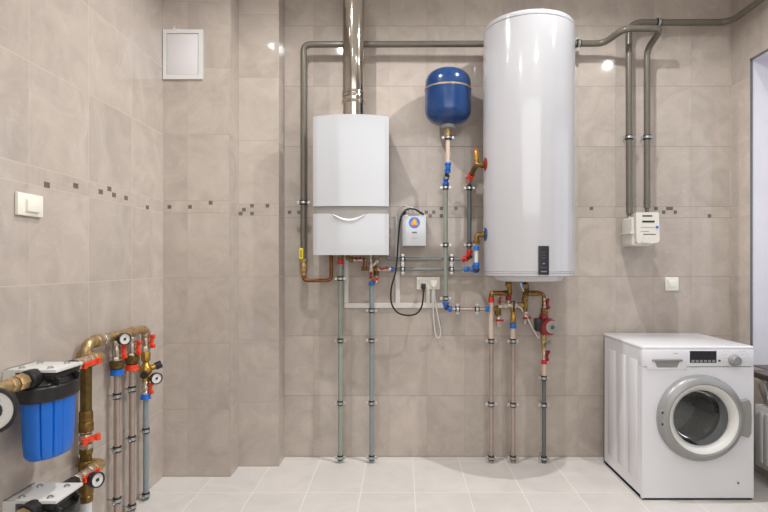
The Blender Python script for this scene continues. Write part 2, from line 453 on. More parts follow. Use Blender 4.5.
# ================================================================== gas boiler and flue
YF = 3.28; bxl, bxr = (312.4-CX)*YF/F, (388.8-CX)*YF/F; bxc = (bxl+bxr)/2; bw = bxr-bxl
zT, z1, z2, zB = P(0, 114, YF).z, P(0, 206, YF).z, P(0, 213.5, YF).z, P(0, 255, YF).z
t = thing('gas_boiler', 'white wall-hung gas boiler with curved front below the steel flue', 'boiler', (bxc, 3.5, zB))
m = MB(); m.box((bxl+.008, YF+.045, zB+.004), (bxr-.008, WY-.012, zT-.01), .006); obj('casing', m, M['white'], t)
m = MB(); m.box((bxl+.03, WY-.014, zB+.06), (bxr-.03, WY+.0, zT-.06)); obj('wall_bracket', m, M['steel'], t)
def curved(m, zlo, zhi, yoff=0.0, th=.045, n=28, inset=0.0):
    x0, x1 = bxl+inset, bxr-inset; fr = []
    for i in range(n+1):
        x = x0+(x1-x0)*i/n; k = (x-bxc)/(bw/2)
        yf = YF+yoff+.022*k*k + (.006*max(0, (abs(k)-.94)/.06)**2)
        fr.append((x, yf, zlo(k) if callable(zlo) else zlo, zhi(k) if callable(zhi) else zhi))
    b = m.b
    vf = [[b.verts.new((x, y, a+(c-a)*j/4)) for j in range(5)] for x, y, a, c in fr]
    vb = [[b.verts.new((x, YF+th, a)), b.verts.new((x, YF+th, c))] for x, y, a, c in fr]
    for i in range(n):
        for j in range(4): m.face([vf[i][j], vf[i+1][j], vf[i+1][j+1], vf[i][j+1]])
        m.face([vf[i][4], vf[i+1][4], vb[i+1][1], vb[i][1]]); m.face([vf[i+1][0], vf[i][0], vb[i][0], vb[i+1][0]])
    for i in (0, n): m.face([vf[i][0], vf[i][1], vf[i][2], vf[i][3], vf[i][4], vb[i][1], vb[i][0]])
    return m
def sm(k):
    q = max(0.0, 1-((k+.04)/.52)**2); return z2-.034*q**1.6
obj('upper_panel', curved(MB(), z1, lambda k: zT-.010*k*k), M['white'], t, label='tall white curved upper panel')
obj('fascia_strip', curved(MB(), lambda k: sm(k)-.03, lambda k: z1-.001, .010, inset=.002), M['grey_strip'], t, label='grey fascia strip')
lp = obj('lower_panel', curved(MB(), zB, sm), M['white'], t, label='white lower flap with a scooped grip')
m = MB(); g = []
for i in range(25):                               # crescent rim under the scoop; brighter white paints in the light it catches
    k = -.46+.84*i/24; x = bxc+k*bw/2; y = YF+.022*k*k; d = .003+.017*max(0.0, 1-((k+.04)/.42)**2)
    g.append([m.b.verts.new(c) for c in ((x, y+.008, sm(k)+.003), (x, y-.006, sm(k)+.002), (x, y-.009, sm(k)-d*.5), (x, y-.001, sm(k)-d))])
for p, q in zip(g, g[1:]):
    for j in range(4): m.face([p[j], q[j], q[(j+1) % 4], p[(j+1) % 4]])
m.face(g[0]); m.face(g[-1])
obj('grip_lip', m, M['washer'], lp, label='white crescent grip rim')
m = MB()
fx, fy, fr = (353.6-CX)*3.44/F, 3.44, .070
zc = P(0, 101, 3.44).z
m.lathe((fx, fy, zT-.03), (0, 0, 1), [(fr-.002, 0), (fr-.002, zc-zT), (fr, zc-zT+.01), (fr, CEIL-zT+.03)], 40)
t2 = thing('flue_pipe', 'polished steel flue pipe rising from the top of the boiler', 'flue pipe', (fx, fy, zT-.02))
obj('pipe', m, M['chrome'], t2)
for z, k in ((P(0, 103, 3.44).z, .006), (P(0, 97, 3.44).z, .004), (P(0, 93.5, 3.44).z, .003)):
    m = MB(); m.lathe((fx, fy, z-.011), (0, 0, 1), [(fr-.003, 0), (fr+k, .004), (fr+k, .018), (fr-.003, .022)], 40); obj('ring', m, M['chrome'], t2)

# ================================================================== gas pipes
GR = .0205; GY = .11
def gp(px, py, off=GY): return B(px, py, off)
t = thing('gas_pipe', 'olive grey gas pipe running across the wall behind the flue and water heater', 'pipe', gp(303, 44))
p0 = gp(303.5, 262); p1 = gp(303.5, 44.5)
q2 = gp(604, 43.5); q3 = P(624, 28.6, 3.40); q4 = P(662, 28.6, 3.40); q5 = gp(647, 48, .10); q6 = gp(647, 208, .10)
jog = gp(603.5, 43.5)
pipe(t, [p0, p1, jog, V((q3.x+.0, 3.40, q3.z)), V((q4.x-.004, 3.40, q4.z)), V((q6.x, 3.536, q3.z-.08)), q6], GR, 'gas', .05)
clamp(t, gp(303.5, 202.5), (0, 0, 1), GR, BW, GY)
clamp(t, gp(578.5, 43.5), (1, 0, 0), GR, BW, GY)
clamp(t, gp(647, 137.5, .10), (0, 0, 1), GR, BW, .10)
m = MB(); m.lathe(gp(647, 215, .10), (0, 0, 1), [(.013, 0), (.013, .04), (.021, .075), (.0225, .08), (.0225, .09)], 18); obj('reducer', m, M['gas_end'], t)
va = thing('gas_valve', 'brass gas valve with a yellow handle left of the boiler', 'valve', gp(303.5, 268))
m = MB(); a = gp(303.5, 259); b_ = gp(303.5, 273)
m.nut(gp(303.5, 260.5), (0, 0, 1), .028, .022, 8); m.nut(gp(303.5, 270), (0, 0, 1), .026, .024, 8)
m.lathe(b_-V((0, 0, .0)), (0, 0, 1), [(.017, 0), (.019, .02), (.026, .05), (.02, .08), (.02, .098)], 18)
m.cyl(gp(303.5, 264.5), gp(303.5, 264.5, GY+.04), .008, 10)
obj('valve_body', m, M['pbrass'], va)
m = MB(); c = gp(301.2, 253.5, GY+.043)
m.obox(c, ((1, 0, 0), (0, 1, 0), (0, 0, 1)), (.027, .008, .072), .005)
obj('handle', m, M['yellow'], va, label='yellow handle')
m = MB(); m.obox(c-V((0, .0046, 0)), ((1, 0, 0), (0, 1, 0), (0, 0, 1)), (.006, .001, .045)); obj('handle_mark', m, M['darkink'], va)
t = thing('copper_pipe', 'bent copper pipe joining the yellow-handled gas valve to the boiler', 'pipe', gp(317, 281))
pipe(t, [gp(331.3, 255), gp(331.3, 280.5), gp(303.8, 280.5), gp(303.5, 272)], .0125, 'copper', .035)
m = MB(); m.nut(gp(303.5, 274), (0, 0, 1), .02, .02, 8); obj('nut', m, M['pbrass'], t)
t = thing('gas_pipe', 'olive grey gas pipe from the right wall down into the gas meter', 'pipe', gp(629, 23))
zt = gp(700, 23, .08).z; xr = RX-.062; rt = gp(629.3, 150, .10)
pipe(t, [V((xr, 1.4, zt)), V((xr, WY-.09, zt)), V((rt.x, WY-.09, zt)), gp(629.3, 214, .09)], GR, 'gas', .09)
clamp(t, V((gp(658.5, 22, .09).x, WY-.09, zt)), (1, 0, 0), GR, BW, .09)
clamp(t, gp(629, 137.5, .09), (0, 0, 1), GR, BW, .09)
m = MB(); m.lathe(gp(629.3, 216, .09), (0, 0, 1), [(.013, 0), (.013, .04), (.021, .075), (.0225, .08), (.0225, .09)], 18); obj('reducer', m, M['gas_end'], t)

# gas meter
t = thing('gas_meter', 'ivory gas meter with a counter window under two grey pipes', 'meter', B(640, 247, .1))
a, b_ = P(621.5, 245.8, 3.43), P(653, 216, 3.43); a.x = P(621.8, 0, 3.575).x
m = MB(); m.box((a.x, 3.42, a.z), (b_.x, 3.585, b_.z-.005), .018, 3); m.box((a.x+.06, 3.58, a.z+.05), (b_.x-.04, WY, b_.z-.05))
obj('casing', m, M['meter'], t)
s0 = P(620, 233.4, 3.46); m = MB(); m.obox(V(((a.x+b_.x)/2-.004, 3.50, s0.z+.004)), ((1, 0, .06), (0, 1, 0), (-.06, 0, 1)), (b_.x-a.x+.014, .175, .010), .002); obj('seam_flange', m, M['meter'], t)
YM = 3.385
def GM(x, y, o=0): return P(610+x/8.54, 200+y/8.54, YM-o)
m = MB()
pts = [GM(222, 112), GM(240, 105), GM(405, 103), GM(418, 112), GM(425, 340), GM(412, 362), GM(350, 376), GM(245, 370), GM(228, 355)]
m.prism(pts, (0, 3.43-YM, 0)); ib = obj('index_box', m, M['meter'], t)
def plate(par, name, x0, y0, x1, y1, mat, o=.002, label=None, skew=0):
    m = MB(); m.prism([GM(x0, y0, 0), GM(x1, y0+skew, 0), GM(x1, y1+skew, 0), GM(x0, y1, 0)], (0, -o, 0)); return obj(name, m, M[mat], par, label=label)
plate(ib, 'counter_window', 275, 176, 380, 192, 'dark_pl', label='dark counter window')
plate(ib, 'top_slot', 277, 130, 360, 142, 'sill', label='brown slot')
plate(ib, 'lower_slot', 285, 290, 390, 297, 'darkink', .002)
m = MB(); m.prism([GM(285, 300), GM(390, 300), GM(410, 360), GM(350, 372), GM(262, 362)], (0, -.012, 0)); obj('lower_flap', m, M['meter'], t)
m = MB(); m.lathe(GM(402, 232), (0, -1, 0), [(.0085, 0), (.0085, .004)], 16); obj('blue_seal', m, M['blue'], ib, label='blue seal')
plate(ib, 'rating_plate', 262, 232, 385, 236, 'ink', .001); plate(ib, 'rating_plate', 262, 265, 335, 270, 'ink', .001)
for pxx, o in ((629.3, .09), (647, .10)):
    m = MB(); m.lathe(B(pxx, 221, o), (0, 0, 1), [(.022, 0), (.022, .012), (.016, .02), (.016, .032)], 14); obj('inlet_union', m, M['pbrass' if pxx < 640 else 'gas_end'], t)

# ================================================================== water heater
HC = V((.79, 3.325, 0)); HR = .275
zb_, zt_ = 1.232, 2.748
t = thing('water_heater', 'tall white cylindrical water heater hanging on the back wall', 'water heater', HC+V((0, 0, zb_)))
m = MB(); m.lathe(HC, (0, 0, 1), [(HR-.012, zb_+.012), (HR-.002, zb_+.014), (HR-.002, zb_+.02), (HR-.0045, zb_+.022), (HR-.0005, zb_+.026), (HR, zb_+.03), (HR, zt_-.035), (HR-.004, zt_-.033), (HR-.02, zt_-.033)], 96)
obj('tank', m, M['tank'], t)
m = MB(); m.lathe(HC, (0, 0, 1), [(HR-.02, zt_-.033), (HR-.0005, zt_-.031), (HR+.0005, zt_-.026), (HR, zt_-.012), (HR-.006, zt_-.003), (HR-.02, zt_), (.12, zt_+.012), (0, zt_+.014)], 96); obj('top_cap', m, M['tank'], t)
m = MB(); m.lathe(HC, (0, 0, 1), [(0, zb_-.036), (.19, zb_-.036), (.198, zb_-.032), (.212, zb_-.006), (HR-.012, zb_-.004), (HR-.003, zb_), (HR-.002, zb_+.012), (HR-.02, zb_+.016)], 96); obj('bottom_cap', m, M['tank'], t)
for z in (1.55, 2.45):
    m = MB(); m.box((HC.x-.11, HC.y+.24, z), (HC.x+.11, WY, z+.05)); obj('wall_bracket', m, M['steel'], t)
# curved control panel
def cylpt(ang, r, z): return V((HC.x+math.sin(ang)*r, HC.y-math.cos(ang)*r, z))
def cylpanel(a0, a1, zlo, zhi, r0, r1, n=8):
    m = MB(); g = []
    for i in range(n+1):
        an = a0+(a1-a0)*i/n
        g.append([m.b.verts.new(cylpt(an, r0, zlo)), m.b.verts.new(cylpt(an, r1, zlo)), m.b.verts.new(cylpt(an, r1, zhi)), m.b.verts.new(cylpt(an, r0, zhi))])
    for p, q in zip(g, g[1:]):
        for j in range(4): m.face([p[j], q[j], q[(j+1) % 4], p[(j+1) % 4]])
    m.face(g[0]); m.face(g[-1]); return m
def ang_at(px):
    k = (px-CX)/F; lo, hi = -1.2, 1.2
    for _ in range(50):
        mid = (lo+hi)/2; q = cylpt(mid, HR, 0)
        if q.x/q.y < k: lo = mid
        else: hi = mid
    return lo
a0, a1 = ang_at(538.2), ang_at(548.6); yy = cylpt((a0+a1)/2, HR, 0).y
zz = lambda py: H-(py-CY)*yy/F
cp = obj('control_panel', cylpanel(a0, a1, zz(274.8), zz(246), HR-.01, HR+.006), M['panel'], t, label='dark control panel')
for py, w, mt in ((252, .3, 'darkink'), (255, .3, 'darkink'), (258, .3, 'darkink'), (263.5, .2, 'steel'), (267.5, .6, 'darkink'), (271.5, .55, 'ink')):
    am = (a0+a1)/2; d = (a1-a0)*w/2
    obj('indicator', cylpanel(am-d, am+d, zz(py+.45), zz(py-.45), HR+.004, HR+.0068, 3), M[mt], cp)
# side tappings on the left flank
YT = 3.29
RZ, BZ = P(0, 164.5, YT).z, P(0, 234.5, YT).z
sx = -.0015+HC.x-math.sqrt(HR**2-(YT-HC.y)**2)
for z, mt, nm in ((RZ, 'dred', 'dark red rosette'), (BZ, 'tblue', 'dark blue rosette')):
    m = MB(); m.lathe((sx-.003, YT, z), (1, 0, 0), [(.030, 0), (.042, .004), (.044, .012), (.030, .03)], 24); obj('rosette', m, M[mt], t, label=nm)
m = MB(); m.tube(spline([V((.735, 3.25, 1.19)), P(521, 284, 3.25), P(523.5, 291, 3.33)]), .004, 0, 8); obj('cable', m, M['white_matt'], t, label='short white cable')
m = MB(); m.tube(spline([V((.74, 3.24, 1.19)), P(522, 283, 3.24), P(524, 288, 3.32)]), .004, 0, 8); obj('cable', m, M['blue'], t, label='short blue cable')

# ================================================================== expansion vessel
EC = V(((448-CX)*3.44/F, 3.44, 0)); ER = .146
t = thing('expansion_tank', 'blue pressure vessel with a pale seam mounted high on the wall', 'tank', EC+V((0, 0, 2.18)))
prof = []
zlo, zhi = 2.18, 2.535
for i in range(11):
    an = math.pi/2*i/10; prof.append((ER*math.sin(an)**.85, zlo+.095*(1-math.cos(an))))
prof.append((ER+.001, 2.40))
for i in range(11):
    an = math.pi/2*(1-i/10); prof.append((ER*math.sin(an)**.62 if i < 10 else 0, zhi-.095*(1-math.cos(an))))
m = MB(); m.lathe(EC, (0, 0, 1), prof, 64); obj('vessel', m, M['tblue'], t, ang=60)
m = MB(); m.lathe(EC, (0, 0, 1), [(ER-.002, 2.402), (ER+.0035, 2.404), (ER+.0035, 2.412), (ER-.002, 2.414)], 64); obj('seam_band', m, M['beige_band'], t, label='pale beige seam band')
m = MB(); m.lathe(EC, (0, 0, 1), [(.020, 2.158), (.045, 2.162), (.048, 2.172), (.050, 2.19), (.03, 2.20)], 32); obj('flange', m, M['grey_strip'], t, label='grey bottom flange')
m = MB(); m.lathe(EC, (0, 0, 1), [(.016, 2.09), (.016, 2.112), (.025, 2.115), (.025, 2.14), (.018, 2.143), (.022, 2.16)], 18); obj('neck', m, M['pbrass'], t)
m = MB(); m.cyl(EC+V((0, 0, 2.404)), V((EC.x, WY, 2.404)), .012); m.box((EC.x-.06, WY-.006, 2.37), (EC.x+.06, WY, 2.44)); obj('wall_bracket', m, M['black'], t)

# expansion pipe: drops from the vessel, steps back to the wall, runs to the heater group
PR = .0135; o1 = .11
t = thing('water_pipe', 'grey water pipe dropping from the blue vessel past the white electrical box', 'pipe', B(446, 309, o1))
xe = EC.x; xw = B(445.7, 240, o1).x; yw = WY-o1
pipe(t, [V((xe, 3.44, 2.10)), V((xe, 3.44, 1.93))], .0145, 'pipe_pink', label='pinkish upper pipe')
clamp(t, V((xe, 3.44, 2.105)), (0, 0, 1), .017, BW, WY-3.44)
elbow(t, [V((xe, 3.44, 1.945)), V((xe, 3.44, 1.91)), V((xe-.003, 3.46, 1.89))], .0165, M['blue'], .012, 'blue elbow')
pipe(t, [V((xe-.003, 3.45, 1.90)), V((xw, yw, 1.85))], .0125, 'black')
m = MB(); q = V((xe-.004, 3.49, 1.865)); m.nut(q, V((0, .8, -.6)), .021, .014, 8); obj('union_ring', m, M['steel'], t)
elbow(t, [V((xe-.004, yw-.03, 1.868)), V((xw, yw, 1.85)), V((xw, yw, 1.815))], .0165, M['blue'], .012, 'blue elbow')
zl = B(0, 309, o1).z
pipe(t, [V((xw, yw, 1.83)), V((xw, yw, B(0, 301, o1).z))], PR, 'pipe_green', label='grey green main pipe')
for py in (187.5, 245, 298.5): clamp(t, V((xw, yw, B(0, py, o1).z)), (0, 0, 1), PR, BW, o1)
e2 = B(450, 309.5, o1)
elbow(t, [V((xw, yw, B(0, 302, o1).z)), V((xw, yw, B(0, 306.5, o1).z)), V((xw+.018, yw, zl)), V((xw+.04, yw, zl))], .017, M['blue'], .012, 'blue elbow')
m = MB(); m.cyl(V((xw+.001, yw-.004, B(0, 306.5, o1).z)), V((xw+.012, yw-.004, zl+.006)), .0185, 14); obj('joint_ring', m, M['black'], t)
pipe(t, [V((xw+.03, yw, zl)), V((B(485, 309, o1).x, yw, zl))], .0125, 'pipe_wrap')
for px in (457.5, 477): clamp(t, V((B(px, 0, o1).x, yw, zl)), (1, 0, 0), .0125, BW, o1)
collar(t, V((B(486.8, 0, o1).x, yw, zl)), (1, 0, 0), .0175, .024, M['blue'], 'blue collar')

# hot branch of the heater
o2 = .085; xh = B(469.3, 220, o2).x; yh = WY-o2
t = thing('water_pipe', 'dark grey water pipe between the red valve and red elbow beside the heater', 'pipe', V((xh, yh, 1.33)))
zA = B(0, 184, o2).z; zE = B(0, 252, o2).z; zH = B(0, 258.8, o2).z
pipe(t, [V((xh, yh, zA)), V((xh, yh, zE))], .0145, 'pipe_dark')
for py in (188, 245): clamp(t, V((xh, yh, B(0, py, o2).z)), (0, 0, 1), .0145, BW, o2)
xt = (476.3-CX)*YT/F
collar(t, V((xh, yh, B(0, 180.3, o2).z)), (0, 0, -1), .018, .034, M['red'], 'red collar')
m = MB(); q = V((xh, yh, B(0, 177.5, o2).z)); m.obox(q, ((1, 0, 0), (0, 1, 0), (0, 0, 1)), (.05, .012, .010), .003); m.obox(q+V((.012, -.012, -.01)), ((1, 0, .9), (0, 1, 0), (-.9, 0, 1)), (.045, .008, .010), .002); obj('valve_handle', m, M['dred'], t, label='dark red valve handle')
elbow(t, [V((xt-.014, 3.40, RZ-.04)), V((xt-.018, 3.44, RZ-.055))], .0175, M['orange'], .012, 'orange red collar', 'collar')
pipe(t, [V((xt-.016, 3.42, RZ-.048)), V((xh, yh-.02, RZ-.075)), V((xh, yh, zA))], .014, 'steel', .02, name='bent_sleeve', label='silvery bent sleeve')
xc = B(466.3, 0, o2).x
elbow(t, [V((xh, yh, zE+.012)), V((xh, yh, zE-.012)), V((xh-.012, yh+.01, zH)), V((xh-.04, yh+.02, zH))], .0175, M['red'], .012, 'red elbow')
m = MB(); m.cyl(V((xh-.002, yh-.006, zE-.028)), V((xh+.004, yh-.008, zH)), .0185, 12); obj('joint_ring', m, M['black'], t)
sv = thing('safety_valve', 'brass safety valve with a gold cap on the red heater outlet', 'valve', V((xt, YT, RZ)))
brass(sv, [V((sx+.002, YT, RZ)), V((xt+.006, YT, RZ)), V((xt-.006, 3.33, RZ-.012)), V((xt-.014, 3.41, RZ-.044))], .0155, .02, 'brass', [(V((sx-.018, YT, RZ)), (1, 0, 0), .021, .022)], 'brass_elbow')
zz0 = RZ+.012; m = MB(); m.lathe((xt, YT, RZ), (0, 0, 1), [(.012, 0), (.012, .022), (.0155, .026), (.0155, .078), (.012, .084)], 18); obj('bonnet', m, M['gold'], sv, label='gold bonnet')
m = MB(); m.lathe((xt, YT, RZ+.084), (0, 0, 1), [(.013, 0), (.013, .006), (.008, .011)], 16); obj('cap', m, M['orange'], sv, label='orange cap')
# cold branch of the heater
t = thing('water_pipe', 'short white water pipe from the blue rosette on the heater flank', 'pipe', V((xt, YT, BZ-.15)))
brass(t, [V((sx+.002, YT, BZ)), V((xt, YT, BZ)), V((xt, YT, BZ-.05))], .015, .02, 'brass', [(V((sx-.012, YT, BZ)), (1, 0, 0), .019, .016), (V((xt, YT, BZ-.045)), (0, 0, 1), .022, .022)], 'brass_elbow')
Yc = lambda py: P(0, py, YT).z
collar(t, V((xt, YT, Yc(248.3))), (0, 0, -1), .0175, .026, M['blue'], 'blue collar')
pipe(t, [V((xt, YT, Yc(249))), V((xt, YT, Yc(265)))], .0115, 'pipe_white')
o3 = .065; zC = B(0, 269.2, o3).z
elbow(t, [V((xt, YT, Yc(262.5))), V((xt, YT, zC)), V((xt, YT+.04, zC))], .0175, M['blue'], .015, 'blue elbow')
m = MB(); m.lathe((xt, YT-.015, zC), (0, 1, 0), [(.012, 0), (.0185, .003), (.0185, .012)], 16); obj('joint_ring', m, M['black'], t)
pipe(t, [V((xt, YT+.03, zC)), V((xt, WY-o3, zC)), V((B(464, 0, o3).x, WY-o3, zC))], .0115, 'pipe_grey', .03)
collar(t, V((B(466.5, 0, o3).x, WY-o3, zC)), (1, 0, 0), .0175, .034, M['blue'], 'blue collar')
m = MB(); q = V((B(470, 0, o3).x, WY-o3-.012, zC)); m.obox(q+V((.005, 0, .01)), ((1, 0, .7), (0, 1, 0), (-.7, 0, 1)), (.035, .008, .009), .002); m.obox(q+V((.005, 0, -.01)), ((1, 0, -.7), (0, 1, 0), (.7, 0, 1)), (.035, .008, .009), .002); obj('valve_handle', m, M['blue'], t, label='blue handle')
# two level pipes between heater and boiler
t = thing('water_pipe', 'upper of two level grey pipes running behind the grey drop pipe', 'pipe', B(430, 259, o3))
zU = B(0, 259, o3).z
pipe(t, [V((xc+.005, WY-o3, zU)), V((B(388, 0, o3).x, WY-o3, zU)), V((B(388, 0, o3).x, WY-o3, 1.352))], .0115, 'pipe_grey', .012)
for px in (402.8, 451.5): clamp(t, V((B(px, 0, o3).x, WY-o3, zU)), (1, 0, 0), .0115, BW, o3, ears=True)
t = thing('water_pipe', 'lower of two level grey pipes ending in a blue collar by the boiler', 'pipe', B(430, 269, o3))
pipe(t, [V((B(463, 0, o3).x, WY-o3, zC)), V((B(393, 0, o3).x, WY-o3, zC))], .0115, 'pipe_grey')
for px in (402.8, 451.5): clamp(t, V((B(px, 0, o3).x, WY-o3, zC)), (1, 0, 0), .0115, BW, o3)
collar(t, V((B(391.8, 0, o3).x, WY-o3, zC)), (-1, 0, 0), .0165, .026, M['blue'], 'blue collar')

# ================================================================== boiler connections
ob = .105; yb = WY-ob
def bp(px, py, o=ob): return B(px, py, o)
FOOT = lambda px: V((bp(px, 0).x, yb, 0))
t = thing('heating_pipe', 'grey green heating pipe with a red collar from boiler to floor', 'pipe', FOOT(340.3))
pipe(t, [bp(340.3, 266), FOOT(340.3)], .0145, 'pipe_green')
m = MB(); m.lathe(bp(340.3, 263.5), (0, 0, 1), [(.014, 0), (.014, .075)], 14); obj('brass_stub', m, M['brass'], t)
collar(t, bp(340.3, 262), (0, 0, -1), .019, .03, M['red'], 'red collar')
for py in (278.6, 340.6, 403, 457.5): clamp(t, bp(340.3, py), (0, 0, 1), .0145, BW, ob)
t = thing('heating_pipe', 'blue grey heating pipe with a blue collar from boiler to floor', 'pipe', FOOT(371.6))
pipe(t, [bp(371.6, 284), FOOT(371.6)], .0145, 'pipe_blue')
collar(t, bp(371.7, 283.2), (0, 0, -1), .0195, .03, M['blue'], 'blue collar')
for py in (310.5, 340.6, 403, 457.5): clamp(t, bp(371.6, py), (0, 0, 1), .0145, BW, ob)
zbot = 1.352
t = thing('valve_manifold', 'brass and nickel valve cluster under the boiler', 'valves', bp(366, 272))
def q_(x, y, o=ob): return P(330+x/10.24, 250+y/10.24, WY-o)
brass(t, [V((q_(180, 0).x, yb, zbot+.01)), q_(180, 96), q_(240, 96)], .0135, .015, 'brass', [(q_(222, 97), (1, 0, 0), .018, .018)])
valve(t, q_(288, 96), (1, 0, 0), .0135, .06, (0, -1, .2), 'nickel', 'dred', .034, wing=(1, 0, 0))
brass(t, [q_(325, 96), q_(352, 96), q_(352, 195), q_(378, 195)], .0125, .014, 'brass', [(q_(352, 188), (0, 0, 1), .019, .03)])
valve(t, q_(352, 132), (0, 0, 1), .0135, .05, (0, -1, 0), 'nickel', 'dred', .034, wing=(0, 0, 1))
m = MB(); m.cyl(V((q_(415, 0).x, yb, zbot+.01)), q_(420, 150), .012, 14); m.cyl(q_(420, 190), q_(490, 100), .012, 14); m.nut(q_(482, 112), q_(490, 100)-q_(420, 190), .017, .02, 8); m.lathe(q_(422, 215), (0, 0, 1), [(.014, 0), (.019, .01), (.019, .035), (.013, .06)], 16)
obj('strainer', m, M['nickel'], t, label='nickel Y-shaped strainer')
brass(t, [q_(430, 196), q_(470, 190), q_(505, 196)], .0125, .005, 'brass', [(q_(470, 192), (1, 0, 0), .019, .026)])
brass(t, [q_(475, 192), q_(475, 262)], .012, 0, 'dbrass', [(q_(475, 235), (0, 0, 1), .016, .02)])
valve(t, q_(556, 197), (1, 0, 0), .012, .09, (0, -1, .2), 'nickel', 'dred', .04, wing=(1, 0, .15))
valve(t, q_(421, 262), (0, 0, 1), .0155, .085, (0, -1, 0), 'nickel', 'dred', .036, wing=(.1, 0, 1))
valve(t, q_(470, 298), (0, 0, 1), .008, .05, (0, -1, 0), 'nickel', 'red', .026, wing=(1, 0, .3))
brass(t, [q_(425, 300), q_(428, 335)], .0145, 0, 'brass', [(q_(427, 320), (0, 0, 1), .018, .014)])

# ================================================================== heater pipes and pump group
def h_(x, y, o=ob): return P(480+x/9.3, 275+y/9.3, WY-o)      # close-up frame of the heater underside
zhb = 1.196
t = thing('water_pipe', 'pinkish water pipe with a red collar, leftmost of the three below the heater', 'pipe', FOOT(491.2))
brass(t, [V((h_(266, 0, .2).x, WY-.2, zhb+.003)), V((h_(266, 165).x, WY-.15, h_(0, 168).z)), h_(266, 168), h_(105, 168), h_(105, 232)], .0155, .02, 'brass', [(V((h_(266, 90, .19).x, WY-.19, 1.17)), (0, .3, -1), .022, .026), (h_(235, 168), (1, 0, 0), .019, .02)], 'brass_elbow')
collar(t, h_(104, 230), (0, 0, -1), .0195, .034, M['red'], 'red collar')
pipe(t, [bp(491.2, 301), bp(491.2, 341)], .0155, 'pipe_pink', label='pinkish upper pipe')
pipe(t, [bp(491.2, 340), FOOT(491.2)], .0150, 'pipe_wrap')
for py in (341, 404.3, 457.8): clamp(t, bp(491.2, py), (0, 0, 1), .0155, BW, ob)
t = thing('water_pipe', 'pinkish water pipe with a blue collar, middle of the three below the heater', 'pipe', FOOT(513))
collar(t, h_(307, 470), (0, 0, -1), .0205, .036, M['blue'], 'blue collar')
pipe(t, [bp(513, 326), bp(513, 341)], .0155, 'pipe_pink', label='pinkish upper pipe')
pipe(t, [bp(513, 340), FOOT(513)], .0150, 'pipe_wrap')
for py in (341, 404.8, 457.8): clamp(t, bp(513, py), (0, 0, 1), .0155, BW, ob)
m = MB(); m.lathe(h_(307, 445), (0, 0, 1), [(.013, 0), (.018, .01), (.021, .022), (.015, .05), (.012, .06), (.016, .07), (.016, .1), (.012, .12)], 18); obj('check_valve', m, M['gold'], t, label='gold check valve')
m = MB(); m.obox(h_(316, 295, ob+.03), ((1, 0, 0), (0, 1, 0), (.05, 0, 1)), (.012, .008, .07), .003); obj('lever', m, M['black'], t, label='black lever')
t = thing('valve_manifold', 'brass and nickel valve cluster hanging under the water heater', 'valves', bp(510, 300))
brass(t, [V((h_(415, 0, .2).x, WY-.2, zhb+.003)), V((h_(415, 130).x, WY-.17, h_(0, 110).z)), h_(418, 175), h_(418, 345)], .0165, .02, 'brass', [(V((h_(415, 95, .195).x, WY-.195, 1.165)), (0, .3, -1), .023, .028), (h_(418, 225), (0, 0, 1), .0215, .03), (h_(418, 300), (0, 0, 1), .0195, .05)], label='upright brass pipe with couplings')
brass(t, [h_(90, 318), h_(180, 318)], .012, 0, 'brass', [(h_(150, 318), (1, 0, 0), .018, .03)])
brass(t, [h_(168, 285), h_(168, 385)], .015, 0, 'dbrass', [(h_(168, 340), (0, 0, 1), .021, .05)])
m = MB(); m.tube([h_(168, 278), h_(345, 278)], .0175, 0); m.nut(h_(192, 278), (1, 0, 0), .025, .034, 8); m.nut(h_(238, 280), (1, 0, 0), .023, .026, 8); m.nut(h_(310, 278), (1, 0, 0), .026, .034, 8); m.cyl(h_(265, 278), h_(265, 232), .012); m.cyl(h_(309, 280), h_(309, 330), .013)
obj('nickel_bar', m, M['nickel'], t, label='level nickel bar')
m = MB(); m.lathe(h_(265, 236), (0, 0, 1), [(.018, 0), (.0195, .004), (.0195, .036), (.016, .04)], 12); obj('relief_knob', m, M['dred'], t, label='dark red relief knob')
valve(t, h_(176, 232), (0, 0, 1), .012, .06, (0, -1, 0), 'nickel', 'dred', .036, wing=(.15, 0, 1))
valve(t, h_(172, 418), (0, 0, 1), .0135, .085, (0, -1, 0), 'nickel', 'dred', .042, wing=(1, 0, 0))
brass(t, [h_(345, 280), h_(400, 284)], .0165, 0, 'pbrass', [(h_(375, 284), (1, 0, 0), .022, .03)])
valve(t, h_(424, 395), (0, 0, 1), .0135, .08, (0, -1, 0), 'nickel', 'dred', .042, wing=(1, 0, .1))
m = MB(); m.tube(spline([h_(345, 290, ob+.03), h_(385, 312, ob+.035), h_(400, 340, ob+.03)]), .004, 0, 8); obj('thin_tube', m, M['white_matt'], t, label='thin white tube')
m = MB(); m.tube(spline([h_(436, 385, ob+.03), P(531, 325, WY-ob-.03), P(536, 334, WY-ob-.03), P(539, 338, WY-ob-.02), P(540, 335, WY-ob)]), .0045, 0, 8); obj('drain_hose', m, M['white_matt'], t, label='white drain hose')

